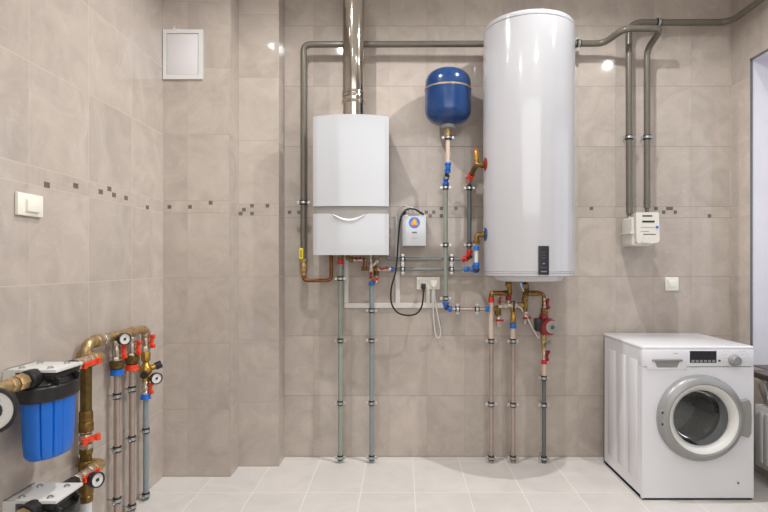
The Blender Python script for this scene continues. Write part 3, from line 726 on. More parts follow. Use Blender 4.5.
def k_(x, y, o=ob): return P(515+x/4.655, 275+y/4.655, WY-o)
t = thing('water_pipe', 'pinkish water pipe below the red pump, rightmost of the three below the heater', 'pipe', FOOT(543.9))
brass(t, [h_(430, 165), k_(134, 85), k_(134, 175)], .0135, .03, 'brass', [(k_(95, 85), (1, 0, 0), .0185, .05), (k_(66, 85), (1, 0, 0), .018, .014), (k_(137, 168), (0, 0, 1), .025, .04)], 'brass_elbow')
valve(t, k_(139, 132), (0, 0, 1), .0145, .075, (.3, -1, 0), 'nickel', 'dred', .05, wing=(-.1, 0, 1))
brass(t, [k_(134, 255), k_(134, 345)], .0145, 0, 'pbrass', [(k_(134, 285), (0, 0, 1), .022, .036), (k_(134, 315), (0, 0, 1), .017, .022)])
valve(t, k_(140, 318), (0, 0, 1), .0095, .04, (.6, -1, 0), 'nickel', 'grey_strip', .035, wing=(1, 0, .6), hl='grey handle')
valve(t, k_(136, 372), (0, 0, 1), .0125, .085, (.5, -1, 0), 'nickel', 'dred', .05, wing=(.2, 0, 1))
collar(t, k_(136, 404), (0, 0, -1), .0185, .026, M['red'], 'red collar')
pipe(t, [k_(136, 404), bp(543.9, 379)], .0140, 'pipe_pink', label='pinkish upper pipe')
pipe(t, [bp(543.9, 378), FOOT(543.9)], .0138, 'pipe_dark', label='dark lower pipe')
for py in (378, 405, 458.4): clamp(t, bp(543.9, py), (0, 0, 1), .0140, BW, ob)
pc = k_(152, 237)
t = thing('circulation_pump', 'dark red circulation pump with a round grey face under the heater', 'pump', pc)
m = MB(); m.lathe(pc+V((-.006, .045, 0)), (0, -1, 0), [(.02, 0), (.048, .01), (.052, .05), (.056, .055), (.056, .075), (.052, .11), (.042, .118)], 32)
m.lathe(V((k_(134, 0).x, yb, k_(0, 283).z)), (0, 0, 1), [(.02, 0), (.022, .01), (.03, .03), (.036, .08), (.03, .125), (.022, .147), (.02, .15)], 20)
obj('housing', m, M['dred'], t)
m = MB(); m.lathe(pc+V((.008, -.074, 0)), (0, -1, 0), [(.041, 0), (.041, .005), (.036, .008), (.018, .008), (.016, .012), (0, .012)], 32); fc = obj('face', m, M['grey_strip'], t, label='round grey face')
m = MB(); m.lathe(pc+V((.008, -.083, 0)), (0, -1, 0), [(.012, 0), (.012, .006), (.009, .007)], 16); obj('screw_plug', m, M['darkink'], fc)
m = MB(); a = k_(108, 230); m.box((a.x-.026, yb-.06, a.z-.04), (a.x+.022, yb+.02, a.z+.042), .004); obj('terminal_box', m, M['black'], t, label='black terminal box')

# ================================================================== electrics on the back wall
g = 'white cable trunking lengths'
def trunk(x0, y0, x1, y1, label):
    a, b_ = B(x0, y1, .008), B(x1, y0, .008); m = MB(); m.box((a.x, WY-.016, a.z), (b_.x, WY, b_.z), .002)
    m.box((a.x+.003, WY-.0175, a.z+.003), (b_.x-.003, WY-.015, b_.z-.003)); single('cable_trunking', m, M['trunk'], label, 'cable trunking', g)
trunk(344.3, 302.8, 444, 308, 'long level white cable trunking below the boiler and socket')
trunk(344.3, 250, 348.6, 302.8, 'upright white trunking beside the red-collared pipe under the boiler')
trunk(395.3, 216, 400, 302.8, 'tall upright white trunking left of the electrical box')
trunk(426, 289.5, 429.6, 302.8, 'short white trunking under the socket, left of two')
trunk(431.6, 289.5, 435.2, 302.8, 'short white trunking under the socket, right of two')
ys = 3.49
a, b_ = P(402.2, 246, ys), P(426.2, 214.6, ys)
t = thing('electrical_box', 'white metal box with a round blue logo right of the boiler', 'electrical box', V(((a.x+b_.x)/2, 3.56, a.z)))
m = MB(); m.box((a.x, ys, a.z), (b_.x, WY-.004, b_.z), .006); obj('casing', m, M['white'], t)
m = MB(); m.box((a.x+.02, WY-.006, a.z+.02), (b_.x-.02, WY, b_.z-.02)); obj('back_plate', m, M['steel'], t)
for px in (404.7, 422): 
    m = MB(); c = P(px, 213.3, ys); s = 1 if px > 410 else -1
    m.obox(c, ((1, 0, -s*.8), (0, 1, 0), (s*.8, 0, 1)), (.028, .012, .012), .002); obj('corner_clip', m, M['black'], t, label='black corner clip')
m = MB(); m.box((a.x+.04, ys-.003, b_.z-.006), (b_.x-.045, ys+.03, b_.z+.012), .004); m.cyl(P(413, 213, ys-.006), P(413, 213, ys+.002), .006, 12); obj('top_tab', m, M['grey_strip'], t)
lc = P(414.4, 222.7, ys)
def disc(par, name, c, r, mat, d, n=28, pts=None):
    m = MB()
    if pts: m.prism([c+V((x*r, 0, z*r)) for x, z in pts], (0, -d, 0))
    else: m.lathe(c, (0, -1, 0), [(r, 0), (r, d)], n)
    return obj(name, m, M[mat], par)
lo = disc(t, 'logo', lc, .036, 'logo_blue', .0012)
disc(lo, 'orange_mark', lc+V((0, -.001, .002)), .024, 'logo_orange', .0012, pts=[(-.9, -.75), (.9, -.75), (.95, -.3), (.6, .2), (.5, .8), (.1, 1), (-.3, .85), (-.6, .3), (-.95, -.2)])
disc(lo, 'yellow_mark', lc+V((.001, -.002, .006)), .010, 'logo_yellow', .001, pts=[(-.7, -1), (.7, -1), (.5, .6), (0, 1.2), (-.5, .6)])
disc(lo, 'violet_mark', lc+V((0, -.001, -.023)), .010, 'logo_violet', .0012, pts=[(-1, -.4), (1, -.4), (.8, .5), (-.8, .5)])
disc(lo, 'green_mark', lc+V((-.016, -.001, -.019)), .006, 'logo_green', .0012, 12)
m = MB()
for i, x in enumerate((412.7, 413.9, 415.1, 416.3)): 
    c = P(x, 232.5, ys-.0005); m.obox(c, ((1, 0, 0), (0, 1, 0), (0, 0, 1)), (.006, .001, .010 if i else .008))
obj('print', m, M['darkink'], t, label='small dark print')
m = MB(); c = P(414.5, 238.2, ys-.0005); m.obox(c, ((1, 0, 0), (0, 1, 0), (0, 0, 1)), (.040, .001, .003)); obj('print', m, M['ink'], t, label='small grey print')

# cables
yc = ys-.02
m = MB(); m.tube(spline([P(421, 213.6, 3.50), P(417, 210.2, 3.49), P(410, 208.8, 3.48), P(404, 212, 3.47), P(399.8, 222, 3.475), P(398, 245, 3.49), P(396, 270, 3.50), P(391.3, 288, 3.51), P(391.5, 303, 3.515), P(397, 312, 3.52), P(406, 315.2, 3.53), P(416, 313.8, 3.53), P(421.5, 307, 3.53), P(423.3, 296, 3.53), P(423.4, 289, 3.55)]), .0055, 0, 10)
t = thing('power_cable', 'black power cable looping from the electrical box to the socket', 'cable', P(406, 315, 3.53)); obj('cable', m, M['rubber'], t)
m = MB(); c = P(423.4, 285.2, 3.565); m.box((c.x-.015, 3.545, c.z-.026), (c.x+.015, 3.607, c.z+.01), .004); m.cyl(c+V((0, -.012, -.02)), c+V((0, -.014, -.04)), .008, 10); obj('plug', m, M['black'], t)
for i, (lbl, pts) in enumerate((('outer white cable loop above the electrical box', [P(397.8, 222, 3.60), P(397.8, 213, 3.58), P(400.5, 207.5, 3.56), P(405, 205.5, 3.55), P(409, 208, 3.55), P(411, 213.6, 3.56)]),
                                ('inner white cable loop above the electrical box', [P(399, 222, 3.60), P(399.8, 214, 3.57), P(403, 209.5, 3.55), P(408, 207, 3.55), P(413, 208.4, 3.55), P(416, 213.6, 3.56)]))):
    m = MB(); m.tube(spline(pts), .0045, 0, 8); single('cable', m, M['white_matt'], lbl, 'cable', 'white cable loops above the electrical box')
a, b_ = B(416.6, 289.5, .02), B(439.8, 277, .02)
t = thing('wall_socket', 'cream double wall socket below the electrical box', 'socket', V(((a.x+b_.x)/2, WY, a.z)))
m = MB(); m.box((a.x, WY-.022, a.z), (b_.x, WY, b_.z), .004); obj('plate', m, M['cream'], t)
for px in (423.2, 433.4):
    m = MB(); c = B(px, 283, .024); m.box((c.x-.027, WY-.030, c.z-.026), (c.x+.027, WY-.02, c.z+.03), .004); m.lathe(c+V((0, .0, 0)), (0, -1, 0), [(.024, 0), (.024, .009), (.02, .009), (.02, .002)], 20)
    obj('outlet', m, M['cream'], t)
t = thing('power_cable', 'white power cable hanging in a loop from the right socket outlet', 'cable', B(437, 337, .05))
m = MB(); c = B(433.8, 283.4, .05); m.prism([c+V((-.024, 0, .02)), c+V((.024, 0, .02)), c+V((.016, 0, -.008)), c+V((.004, 0, -.026)), c+V((-.004, 0, -.026)), c+V((-.016, 0, -.008))], (0, .022, 0)); obj('plug', m, M['cream'], t)
m = MB(); m.tube(spline([B(433.5, 287, .045), B(434.5, 295, .045), B(437, 312, .04), B(440.5, 330, .035), B(440, 336, .035), B(438, 338, .035), B(435.5, 334, .032), B(433.6, 318, .03), B(433.3, 302, .026), B(434, 292, .02)]), .0045, 0, 8); obj('cable', m, M['white_matt'], t)

def switch(name, lo, hi, axis, label, rock):
    """plate and rocker; axis 'Y' = back wall, 'X' = left wall"""
    t = thing(name, label, 'switch', ((lo[0]+hi[0])/2, (lo[1]+hi[1])/2, lo[2]))
    m = MB(); m.box(lo, hi, .003); obj('plate', m, M['cream'], t)
    m = MB(); m.box(rock[0], rock[1], .003); obj('rocker', m, M['cream'], t)
a, b_ = B(665.3, 290.7, .01), B(678.7, 277.2, .01)
switch('light_switch', (a.x, WY-.012, a.z), (b_.x, WY, b_.z), 'Y', 'white light switch on the back wall above the washing machine', ((a.x+.02, WY-.016, a.z+.02), (b_.x-.02, WY-.01, b_.z-.02)))
a, b_ = L(17.6, 215, .012), L(43, 197.5, .012)
za, zb2 = L(18, 214.6, .012).z, L(18, 191.6, .012).z
switch('light_switch', (LX, a.y, za), (LX+.014, b_.y, zb2), 'X', 'cream light switch on the left wall', ((LX+.01, a.y+.042, za+.016), (LX+.024, b_.y-.03, zb2-.022)))
a, b_ = P(162.8, 79, PY1-.012), P(202.6, 29.3, PY1-.012)
t = thing('access_panel', 'white rectangular access panel high in the left corner', 'access panel', V(((a.x+b_.x)/2, PY1, a.z)))
x0 = max(a.x, LX+.001)
m = MB()
for lo, hi in (((x0, a.z), (b_.x, a.z+.028)), ((x0, b_.z-.024), (b_.x, b_.z)), ((x0, a.z+.028), (x0+.022, b_.z-.024)), ((b_.x-.026, a.z+.028), (b_.x, b_.z-.024))):
    m.box((lo[0], PY1-.012, lo[1]), (hi[0], PY1, hi[1]))
obj('frame', m, M['white_matt'], t)
m = MB(); m.box((x0+.024, PY1-.009, a.z+.03), (b_.x-.029, PY1, b_.z-.027), .0015); obj('door', m, M['lilac'], t)

# ================================================================== water treatment on the left wall
XA = -1.335; ZP = .884
def filt(dz, label):
    t = thing('water_filter', label, 'water filter', (XA, 2.05, .575+dz))
    cen = V((XA, 2.055, dz)); SX, SY = .0745, .118; k = SY/SX
    prof = [(0, .575), (.048, .576), (.060, .582), (.066, .595), (.069, .63), (.0745, .80), (.0745, .815)]
    def ribs(th):
        d = 0
        for q in (-2.6, -2.35, -2.1, -1.1, -.62, -.42, -.22, .9, 1.3):
            e = (th-q+math.pi) % (2*math.pi)-math.pi
            d += math.exp(-(e/.035)**2)
        return 1-.075*min(1, d)
    m = MB(); m.lathe(cen, (0, 0, 1), prof, 144, 1, k, ribs, xdir=(1, 0, 0)); obj('housing', m, M['hblue'], t, label='blue ribbed housing', ang=60)
    m = MB(); m.lathe(cen, (0, 0, 1), [(.082, .797), (.0855, .802), (.0855, .848), (.082, .853), (.070, .856), (.060, .876), (.045, .888), (0, .888)], 48, 1, k, None, xdir=(1, 0, 0))
    for s in (-1, 1):
        m.obox(cen+V((.045, s*.06, .875)), ((1, 0, -.35), (0, 1, 0), (.35, 0, 1)), (.075, .012, .03), .003)
    m.obox(cen+V((.02, 0, .886)), ((1, 0, 0), (0, 1, 0), (0, 0, 1)), (.09, .16, .022), .004)
    m.cyl(V((XA, 1.96, ZP+dz)), V((XA, 2.20, ZP+dz)), .026, 20)
    hd = obj('head', m, M['black'], t, label='black filter head')
    m = MB(); m.lathe(V((XA+.03, 2.055, .888+dz)), (0, 0, 1), [(.012, 0), (.012, .008), (.008, .010)], 14); obj('vent_button', m, M['dred'], hd)
    m = MB(); m.box((LX, 1.968, .903+dz), (-1.253, 2.135, .914+dz), .001)
    m.box((LX, 1.968, .83+dz), (LX+.008, 2.135, .914+dz)); m.box((LX, 1.966, .872+dz), (LX+.045, 1.972, .914+dz)); bk = obj('bracket', m, M['white_matt'], t, label='white mounting bracket')
    for x in (-1.40, -1.295):
        for y in (2.0, 2.10):
            m = MB(); m.nut(V((x, y, .917+dz)), (0, 0, 1), .009, .007); m.lathe(V((x, y, .914+dz)), (0, 0, 1), [(.012, 0), (.012, .002)], 14); obj('bolt', m, M['steel'], bk)
    m = MB(); m.lathe(V((XA, 1.925, ZP+dz)), (0, 1, 0), [(.026, 0), (.034, .005), (.036, .03), (.034, .05), (.026, .056)], 20); obj('union_nut', m, M['black'], t)
    return t
filt(0, 'blue ribbed water filter under a white bracket, upper of the two')
filt(-.478, 'black-headed water filter near the floor, lower of the two')
def inlet(dz, lbl):
    t = thing('supply_pipe', lbl, 'pipe', (XA, 1.8, ZP+dz))
    brass(t, [V((XA, 1.935, ZP+dz)), V((XA, 1.3, ZP+dz)), V((LX, 1.3, ZP+dz))], .021, .04, 'pbrass')
    m = MB(); m.nut(V((XA, 1.895, ZP+dz)), (0, 1, 0), .030, .045, 8); m.nut(V((XA, 1.855, ZP+dz)), (0, 1, 0), .026, .03, 8); obj('union_nut', m, M['pbrass'], t)
    return t
t = inlet(0, 'pale brass supply pipe entering the upper filter from the left edge')
gq = P(-9, 411.5, 1.70)
m = MB(); m.cyl(V((XA, 1.74, ZP)), gq+V((0, .05, .02)), .009); obj('gauge_stub', m, M['pbrass'], t)
gauge(t, gq, (.25, -1, .1), .073, .03, hub=.42)
inlet(-.478, 'pale brass supply pipe entering the lower filter near the floor')
def outlet(dz, lbl, up):
    t = thing('outlet_pipe', lbl, 'pipe', (XA, 2.3, ZP+dz))
    valve(t, V((XA, 2.285, ZP+dz)), (0, 1, 0), .021, .13, (.9, -.2, -.05) if not up else (.9, -.2, .1), 'nickel', 'orange', .075, wing=(.15, 1, .1), hl='orange red butterfly handle', lift=.006)
    if up: brass(t, [V((XA, 2.33, ZP+dz)), V((XA, 2.42, ZP+dz)), V((LX, 2.43, ZP+dz))], .023, .03, 'pbrass', [(V((XA, 2.355, ZP+dz)), (0, 1, 0), .03, .025)], 'elbow')
    else: brass(t, [V((XA, 2.33, ZP+dz)), V((XA, 2.42, ZP+dz)), V((LX, 2.43, ZP+dz))], .023, .03, 'pbrass', [(V((XA, 2.355, ZP+dz)), (0, 1, 0), .03, .025)], 'elbow')
    return t
outlet(0, 'nickel valve with an orange handle leaving the upper water filter', False)
t = outlet(-.478, 'nickel valve with an orange handle and gauge leaving the lower water filter', True)
gq = P(96.5, 479, 2.27); brass(t, [V((XA, 2.30, ZP-.478)), gq+V((-.02, .02, 0))], .010, 0, 'brass')
gauge(t, gq+V((.012, -.01, 0)), (.9, -.42, .1), .032, .04)

# brass main, header and three drop pipes
XM = -1.40; ZH = .945
t = thing('brass_manifold', 'tarnished brass riser and header feeding three drop pipes on the left wall', 'pipe', (XM, 2.408, .1))
YD = [2.671, 2.82, 2.974]
m = MB(); m.tube([V((XM, 2.408, .24)), V((XM, 2.408, ZH-.09))], .0235, 0, 20); obj('riser', m, M['dbrass'], t)
pipe(t, [V((XM, 2.408, 0)), V((XM, 2.408, .245))], .023, 'pipe_white', label='white pipe end at the floor')
for z, r, ln in ((.62, .029, .05), (.575, .031, .045), (.47, .028, .03), (.40, .031, .05), (.30, .031, .06), (.255, .029, .03), (.865, .028, .02)):
    m = MB(); m.nut(V((XM, 2.408, z)), (0, 0, 1), r, ln, 10); obj('coupling', m, M['brass'], t)
valve(t, V((XM, 2.408, .525)), (0, 0, 1), .024, .10, (.9, -.5, 0), 'nickel', 'orange', .06, wing=(.35, .9, .1), hl='orange red butterfly handle', lift=.004)
elbow(t, [V((XM, 2.408, ZH-.10)), V((XM, 2.408, ZH)), V((XM, 2.50, ZH))], .0235, M['pbrass'], .05, 'pale brass elbow')
pipe(t, [V((XM, 2.49, ZH)), V((XM, 2.575, ZH))], .021, 'nickel', name='nickel_union', label='nickel union')
m = MB(); m.nut(V((XM, 2.55, ZH)), (0, 1, 0), .028, .03, 8); m.nut(V((XM, 2.51, ZH)), (0, 1, 0), .026, .02, 8); obj('union_nut', m, M['nickel'], t)
brass(t, [V((XM, 2.57, ZH)), V((XM, YD[2], ZH)), V((XM, YD[2], ZH-.09))], .022, .045, 'pbrass', [(V((XM, y, ZH)), (0, 1, 0), .027, .05) for y in (2.671, 2.82)], 'header', 'pale brass header with tees')
gq = V((XM+.045, YD[0]-.02, ZH-.012)); brass(t, [V((XM, YD[0], ZH)), gq], .010, 0, 'brass')
gauge(t, gq+V((.012, -.012, 0)), (.78, -.62, .05), .030, .036)
def drop(i, y, lab, colm, cn, pm_, zv, clamps, r=.0165):
    t = thing('water_pipe', lab, 'pipe', (XM, y, 0))
    valve(t, V((XM, y, zv)), (0, 0, 1), .021, .12, (.9, -.2, 0), 'nickel', 'orange', .054, wing=(.0, .0, 1), hl='orange red butterfly handle', lift=.012)
    return t
def ly(py, y): return H-(py-CY)*y/F
y = YD[0]
t = drop(0, y, 'drop pipe under the header gauge, nearest of three on the left wall', 'blue', 'blue', None, ly(351, y), None)
m = MB(); m.nut(V((XM, y, ly(363.5, y))), (0, 0, 1), .033, .03, 10); m.lathe(V((XM, y, ly(369.5, y))), (0, 0, 1), [(.024, 0), (.032, .008), (.030, .03), (.022, .04)], 16); obj('brass_union', m, M['dbrass'], t)
collar(t, V((XM, y, ly(372, y))), (0, 0, -1), .030, .03, M['blue'], 'blue collar')
pipe(t, [V((XM, y, ly(374, y))), V((XM, y, 0))], .0150, 'pipe_wrap')
for py in (396, 449, 500): clamp(t, V((XM, y, ly(py, y))), (0, 0, 1), .0150, LW, XM-LX)
y = YD[1]
t = drop(1, y, 'drop pipe with a red collar, middle of three on the left wall', 'red', 'red', None, ly(347.5, y), None)
m = MB(); m.nut(V((XM, y, ly(358, y))), (0, 0, 1), .034, .034, 10); m.lathe(V((XM, y, ly(364.5, y))), (0, 0, 1), [(.024, 0), (.032, .008), (.031, .03), (.022, .04)], 16); obj('brass_union', m, M['dbrass'], t)
collar(t, V((XM, y, ly(367.3, y))), (0, 0, -1), .031, .03, M['orange'], 'red collar')
pipe(t, [V((XM, y, ly(369, y))), V((XM, y, 0))], .0150, 'pipe_wrap')
for py in (389, 438.5, 506.5): clamp(t, V((XM, y, ly(py, y))), (0, 0, 1), .0150, LW, XM-LX)
y = YD[2]
t = drop(2, y, 'drop pipe with a pressure reducer and black knobs, farthest of three on the left wall', 'blue', 'blue', None, ly(341, y), None, .014)
m = MB(); m.lathe(V((XM, y, ly(362, y))), (0, 0, 1), [(.016, 0), (.024, .01), (.025, .05), (.018, .062), (.02, .075)], 18); obj('brass_union', m, M['gold'], t)
m = MB(); c = V((XM, y, ly(370, y))); m.lathe(c-V((0, 0, .04)), (0, 0, 1), [(.014, 0), (.02, .012), (.032, .025), (.034, .04), (.032, .055), (.02, .07), (.014, .085)], 20)
m.cyl(c, c+V((.045, .03, .018)), .016); m.cyl(c, c+V((.02, -.06, -.01)), .012); m.cyl(V((XM, y, ly(377, y))), V((XM, y, ly(392, y))), .014); m.nut(V((XM, y, ly(379, y))), (0, 0, 1), .02, .03, 8)
pr = obj('pressure_reducer', m, M['gold'], t, label='gold pressure reducer')
m = MB(); m.cyl(c+V((.04, .028, .015)), c+V((.066, .045, .026)), .021, 18); obj('knob', m, M['black'], pr)
m = MB(); m.cyl(c+V((.02, -.058, -.01)), c+V((.028, -.082, -.014)), .019, 18); obj('knob', m, M['black'], pr)
gq = V((XM+.05, y+.01, ly(378.5, y))); brass(t, [V((XM, y, gq.z)), gq], .009, 0, 'brass')
gauge(t, gq+V((.012, -.012, 0)), (.75, -.66, 0), .032, .03)
valve(t, V((XM, y, ly(388, y))), (0, 0, 1), .0175, .075, (.9, -.2, 0), 'nickel', 'orange', .045, wing=(0, 0, 1), hl='orange red handle', lift=.008)
collar(t, V((XM, y, ly(396.3, y))), (0, 0, -1), .025, .03, M['blue'], 'blue collar')
pipe(t, [V((XM, y, ly(398, y))), V((XM, y, 0))], .0145, 'pipe_blue')
for py in (430.5, 495): clamp(t, V((XM, y, ly(py, y))), (0, 0, 1), .0145, LW, XM-LX)

# ================================================================== washing machine
wx0, wx1, wyf, wyb, wzt = 1.332, 1.946, 2.97, 3.53, .849
t = thing('washing_machine', 'white front-loading washing machine in the right corner', 'washing machine', ((wx0+wx1)/2, 3.25, 0))
dc = V((1.644, wyf, .458))
m = MB(); T = .012; zb0 = .009
m.box((wx0, wyf+.004, zb0), (wx0+T, wyb, wzt-.02)); m.box((wx1-T, wyf+.004, zb0), (wx1, wyb, wzt-.02)); m.box((wx0, wyb-T, zb0), (wx1, wyb, wzt-.02)); m.box((wx0, wyf+.02, zb0), (wx1, wyb, zb0+T))
for y0, y1 in ((3.035, 3.15), (3.19, 3.30), (3.34, 3.455)):           # pressed panels of the side
    m.box((wx0-.004, y0, .09), (wx0+.002, y1, .76), .0035)
obj('body', m, M['washer'], t)
m = MB(); b = m.b; n = 64; RH = .205                                  # front sheet with a round opening
zf0, zf1 = zb0+.004, .733
def rect_pt(th):
    c, s = math.cos(th), math.sin(th)
    kx = ((wx1-.001-dc.x) if c > 0 else (dc.x-wx0-.001))/max(abs(c), 1e-6); kz = ((zf1-dc.z) if s > 0 else (dc.z-zf0))/max(abs(s), 1e-6)
    k = min(kx, kz); return dc.x+c*k, dc.z+s*k
angs = sorted([2*math.pi*i/n for i in range(n)]+[math.atan2(z-dc.z, x-dc.x) % (2*math.pi) for x in (wx0+.001, wx1-.001) for z in (zf0, zf1)])
n = len(angs); rings = []
for y, kind in ((wyf+.05, 0), (wyf, 0), (wyf, 1), (wyf+.012, 1)):
    rings.append([b.verts.new((dc.x+math.cos(th)*RH, y, dc.z+math.sin(th)*RH) if not kind else (rect_pt(th)[0], y, rect_pt(th)[1])) for th in angs])
for p, q in zip(rings, rings[1:]):
    for i in range(n): m.face([p[i], p[(i+1) % n], q[(i+1) % n], q[i]])
obj('front_panel', m, M['washer'], t)
m = MB(); m.box((wx0-.0012, wyf-.004, .7345), (wx1+.0012, wyf+.05, wzt-.016), .008); cpn = obj('control_panel', m, M['washer'], t)
m = MB(); m.box((wx0-.002, wyf-.003, wzt-.022), (wx1+.002, wyb+.004, wzt), .009, 3); obj('worktop', m, M['washer'], t)
m = MB(); m.box((wx0+.004, wyf+.006, .001), (wx1-.004, wyf+.03, zb0+.006)); m.box((wx0+.004, wyf+.02, .001), (wx0+.03, wyb-.02, zb0+.006)); obj('plinth', m, M['rubber'], t)
for x in (wx0+.05, wx1-.05):
    for yv in (wyf+.07, wyb-.05):
        m = MB(); m.cyl(V((x, yv, 0)), V((x, yv, zb0+.004)), .022, 16); obj('foot', m, M['rubber'], t)
def W(px, py, o=0): return P(px, py, wyf-.004-o)
def wplate(par, name, x0, y0, x1, y1, mat, o0=0, o1=.002, bev=0, label=None):
    a, b_ = W(x0, y1), W(x1, y0); m = MB(); m.box((a.x, wyf-.004-o1, a.z), (b_.x, wyf-.004+.003-o0, b_.z), bev); return obj(name, m, M[mat], par, label=label)
dr = wplate(t, 'drawer', 647, 350.5, 687, 369.5, 'washer', 0, .0015, .001)
m = MB(); a, b_ = W(651.5, 361.2), W(682, 359); m.box((a.x, wyf-.016, a.z), (b_.x, wyf-.004, b_.z), .003); m.prism([W(654.5, 361.5), W(679.5, 361.5), W(677, 367.5), W(657, 367.5)], (0, -.002, 0)); obj('drawer_handle', m, [M['silver']], dr, label='grey drawer handle')
dp = wplate(cpn, 'display', 689.8, 351, 716.3, 362.8, 'dark_pl', 0, .002, 0, 'black display')
for i in range(6):
    x = 691.3+i*4.15; wplate(dp, 'button', x, 359.9, x+2.9, 362.2, 'silver', .001, .0035)
m = MB(); m.lathe(W(719.3, 360.7), (0, -1, 0), [(.006, 0), (.006, .004)], 14); obj('start_button', m, M['darkink'], cpn)
kc = W(734, 360.2)
m = MB(); m.lathe(kc, (0, -1, 0), [(.033, 0), (.032, .006), (.028, .010), (.026, .03), (.023, .034), (0, .034)], 32); obj('program_knob', m, M['silver'], cpn, label='silver programme knob')
m = MB()
for yv, lst in ((351, (724, 728, 740, 744)), (354.5, (723, 726, 743, 747)), (358, (724, 727, 744, 748)), (362, (723, 727, 744, 747)), (366, (724, 728, 741, 745, 749))):
    for x in lst: m.obox(W(x, yv, .0005), ((1, 0, 0), (0, 1, 0), (0, 0, 1)), (.011, .001, .003))
m.obox(W(675.5, 353.3, .0016), ((1, 0, 0), (0, 1, 0), (0, 0, 1)), (.026, .001, .006)); m.obox(W(695, 367.5, .0005), ((1, 0, 0), (0, 1, 0), (0, 0, 1)), (.05, .001, .002))
obj('panel_print', m, pm('pale_grey_print', 'bdbcc0', .5), cpn, label='pale grey programme marks')
# door
dd = lambda r, h: (r, h)
m = MB(); m.lathe(dc, (0, -1, 0), [(.205, -.002), (.233, -.001), (.236, .008), (.233, .026), (.222, .042), (.206, .054), (.194, .058), (.188, .052)], 96)
b = m.b
door = obj('door', m, M['silver'], t, label='round silver door ring')
m = MB(); x, y_, a_ = frame((0, -1, 0))
def ring(m, prof, n=96):
    rs = []
    for r, h in prof: rs.append([m.b.verts.new(dc+V((math.cos(2*math.pi*i/n)*r, -h, math.sin(2*math.pi*i/n)*r))) for i in range(n)])
    for p, q in zip(rs, rs[1:]):
        for i in range(n): m.face([p[i], p[(i+1) % n], q[(i+1) % n], q[i]])
    return m
bpy.data.objects.remove(door, do_unlink=True)
door = obj('door', ring(MB(), [(.207, .0), (.234, .001), (.2365, .008), (.234, .026), (.224, .042), (.208, .054), (.195, .058), (.189, .054), (.187, .03), (.207, .0)]), M['silver'], t, label='round silver door ring')
obj('inner_ring', ring(MB(), [(.1895, .052), (.186, .056), (.176, .052), (.160, .032), (.152, .022), (.1515, .016), (.187, .020), (.1895, .052)]), M['white_matt'], door, label='white inner door ring')
obj('door_glass', ring(MB(), [(.1512, .017), (.148, .006), (.140, -.03), (.128, -.055), (.10, -.07), (.05, -.076), (.0005, -.077)]), M['glass'], door)
m = MB(); a, b_ = P(741.5, 437.5, 2.93), P(752, 401, 2.93)
zc_ = (a.z+b_.z)/2
m.prism([V((a.x-.018, 2.935, b_.z-.01)), V((b_.x-.012, 2.935, b_.z+.004)), V((b_.x, 2.935, b_.z-.02)), V((b_.x+.002, 2.935, zc_)), V((b_.x, 2.935, a.z+.02)), V((b_.x-.014, 2.935, a.z-.004)), V((a.x-.022, 2.935, a.z+.014)), V((a.x-.004, 2.935, zc_))], (0, .034, 0))
obj('door_handle', m, M['silver'], door, label='silver door handle')
m = MB(); hx = (661-CX)*2.95/F; m.box((hx-.012, 2.926, P(0, 424.5, 2.95).z), (hx+.008, 2.969, P(0, 409, 2.95).z), .004); hg = obj('hinge', m, M['silver'], door)
m = MB()
for py in (411.5, 423): m.lathe(V((hx-.003, 2.9265, P(0, py, 2.95).z)), (0, -1, 0), [(.006, 0), (.006, .002)], 12)
obj('hinge_screw', m, M['dark_pl'], hg)
obj('door_seal', ring(MB(), [(.212, .052*-1), (.204, -.03), (.200, -.012), (.185, -.02), (.168, -.055), (.160, -.075), (.166, -.09), (.195, -.10), (.212, -.10)]), M['seal'], t, label='grey rubber door seal')
obj('drum', ring(MB(), [(.178, -.10), (.215, -.105), (.225, -.12), (.225, -.40), (.215, -.415), (.08, -.425), (.05, -.39), (.0005, -.385)]), M['drum'], t, label='steel drum')
m = MB()
for k in range(3):
    th = math.pi/2+k*2*math.pi/3+.5; rd = V((math.cos(th), 0, math.sin(th))); tn = V((-math.sin(th), 0, math.cos(th)))
    m.obox(dc+rd*.195+V((0, .26, 0)), (rd, tn, (0, 1, 0)), (.06, .035, .22), .012)
    m.obox(dc+rd*.12+V((0, .405, 0)), (rd, tn, (0, 1, 0)), (.17, .03, .02), .006)
obj('drum_paddle', m, M['silver'], t)
m = MB(); m.lathe(W(738.2, 483), (0, -1, 0), [(.005, 0), (.005, .003)], 12); obj('filter_screw', m, M['darkink'], t)

# ================================================================== radiator and hose at the right wall
t = thing('radiator', 'white panel radiator under the window sill behind the washing machine', 'radiator', (2.17, 2.6, .10))
rx, ry0, ry1, rz0, rz1 = 2.125, 1.9, 3.235, .10, .462
m = MB(); m.box((rx+.004, ry0, rz0), (rx+.016, ry1, rz1), .004); nr = 26
for i in range(nr):
    yv = ry0+.03+(ry1-ry0-.06)*(i+.5)/nr; m.box((rx-.004, yv-.016, rz0+.03), (rx+.008, yv+.016, rz1-.03), .007)
obj('front_panel', m, M['white_matt'], t)
m = MB(); m.box((rx+.004, ry1-.008, rz0+.015), (rx+.07, ry1+.002, rz1), .002); m.box((rx+.004, ry0-.002, rz0+.015), (rx+.07, ry0+.008, rz1), .002); obj('side_panel', m, M['white_matt'], t)
m = MB()
for i in range(40):
    yv = ry0+.02+(ry1-ry0-.04)*i/39; m.box((rx+.014, yv-.004, rz1-.006), (rx+.062, yv+.004, rz1-.001))
obj('top_grille', m, M['white_matt'], t)
m = MB(); m.box((rx+.06, ry0, rz0), (rx+.07, ry1, rz1-.004)); obj('rear_panel', m, M['white_matt'], t)
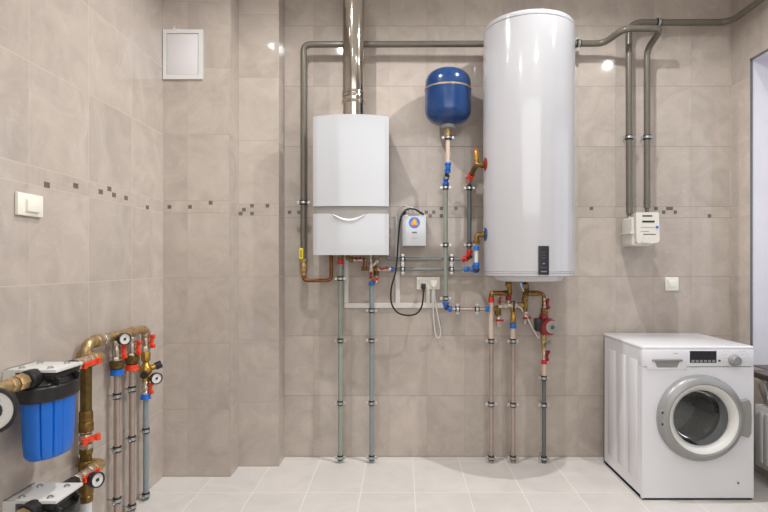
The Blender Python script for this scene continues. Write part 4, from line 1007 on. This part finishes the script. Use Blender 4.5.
for yv in (2.15, 2.95):
    m = MB(); m.box((rx+.068, yv-.02, rz0+.05), (RX, yv+.02, rz1-.05)); obj('wall_bracket', m, M['steel'], t)
m = MB(); m.tube(spline([V((2.19, 3.34, .63)), P(756, 373, 3.25), P(761, 378, 3.22), P(766, 388, 3.18), P(769, 402, 3.15), P(771, 420, 3.17)]), .006, 0, 10)
single('hose', m, M['white_matt'], 'thin white hose curving down between the sill and radiator', 'hose')

# ================================================================== light, camera
def lamp(kind, name, loc, energy, col=(1, .93, .85), **kw):
    l = bpy.data.lights.new(name, kind); l.energy = energy; l.color = col
    for k, v in kw.items(): setattr(l, k, v)
    if kind == 'SPOT':                            # linear falloff, added to even out hot spots near the lamps
        l.use_nodes = True; nt = l.node_tree; fo = nt.nodes.new('ShaderNodeLightFalloff'); fo.inputs[0].default_value = 1.0
        nt.links.new(fo.outputs['Linear'], nt.nodes['Emission'].inputs['Strength'])
    o = bpy.data.objects.new(name, l); C.objects.link(o); o.location = loc; return o
for x, y, e in ((-.50, 2.57, 40), (.97, 2.72, 46), (-1.1, 2.3, 1.5), (1.95, 2.2, 13), (-.50, 1.15, 6), (.97, 1.15, 8)):
    lamp('SPOT', 'downlight', (x, y, CEIL-.03), e, (.985, .985, .985), spot_size=math.radians(168), spot_blend=.5, shadow_soft_size=.018)
o = lamp('AREA', 'soft_fill', (.3, -.4, 2.3), 36, (.97, .98, 1), shape='RECTANGLE', size=3.0, size_y=1.6)
o.rotation_euler = (math.radians(68), 0, 0)
o = lamp('AREA', 'daylight', (RX+WT+.25, 2.55, 1.7), 9, (.93, .94, 1.0), shape='RECTANGLE', size=1.5, size_y=1.8)
o.rotation_euler = (0, math.radians(90), 0)
w = bpy.data.worlds.new('world'); bpy.context.scene.world = w; w.use_nodes = True
w.node_tree.nodes['Background'].inputs[0].default_value = (.82, .84, .92, 1); w.node_tree.nodes['Background'].inputs[1].default_value = .8

cam = bpy.data.cameras.new('camera'); co = bpy.data.objects.new('camera', cam); C.objects.link(co)
co.location = (0, 0, H); co.rotation_euler = (math.radians(90), 0, 0)
cam.sensor_width = 36; cam.lens = 36*F/768
cam.shift_x = -(CX-384)/768; cam.shift_y = (CY-256)/768
cam.clip_start = .05
sc = bpy.context.scene; sc.camera = co
sc.view_settings.view_transform = 'Standard'; sc.view_settings.look = 'None'; sc.view_settings.exposure = -.12
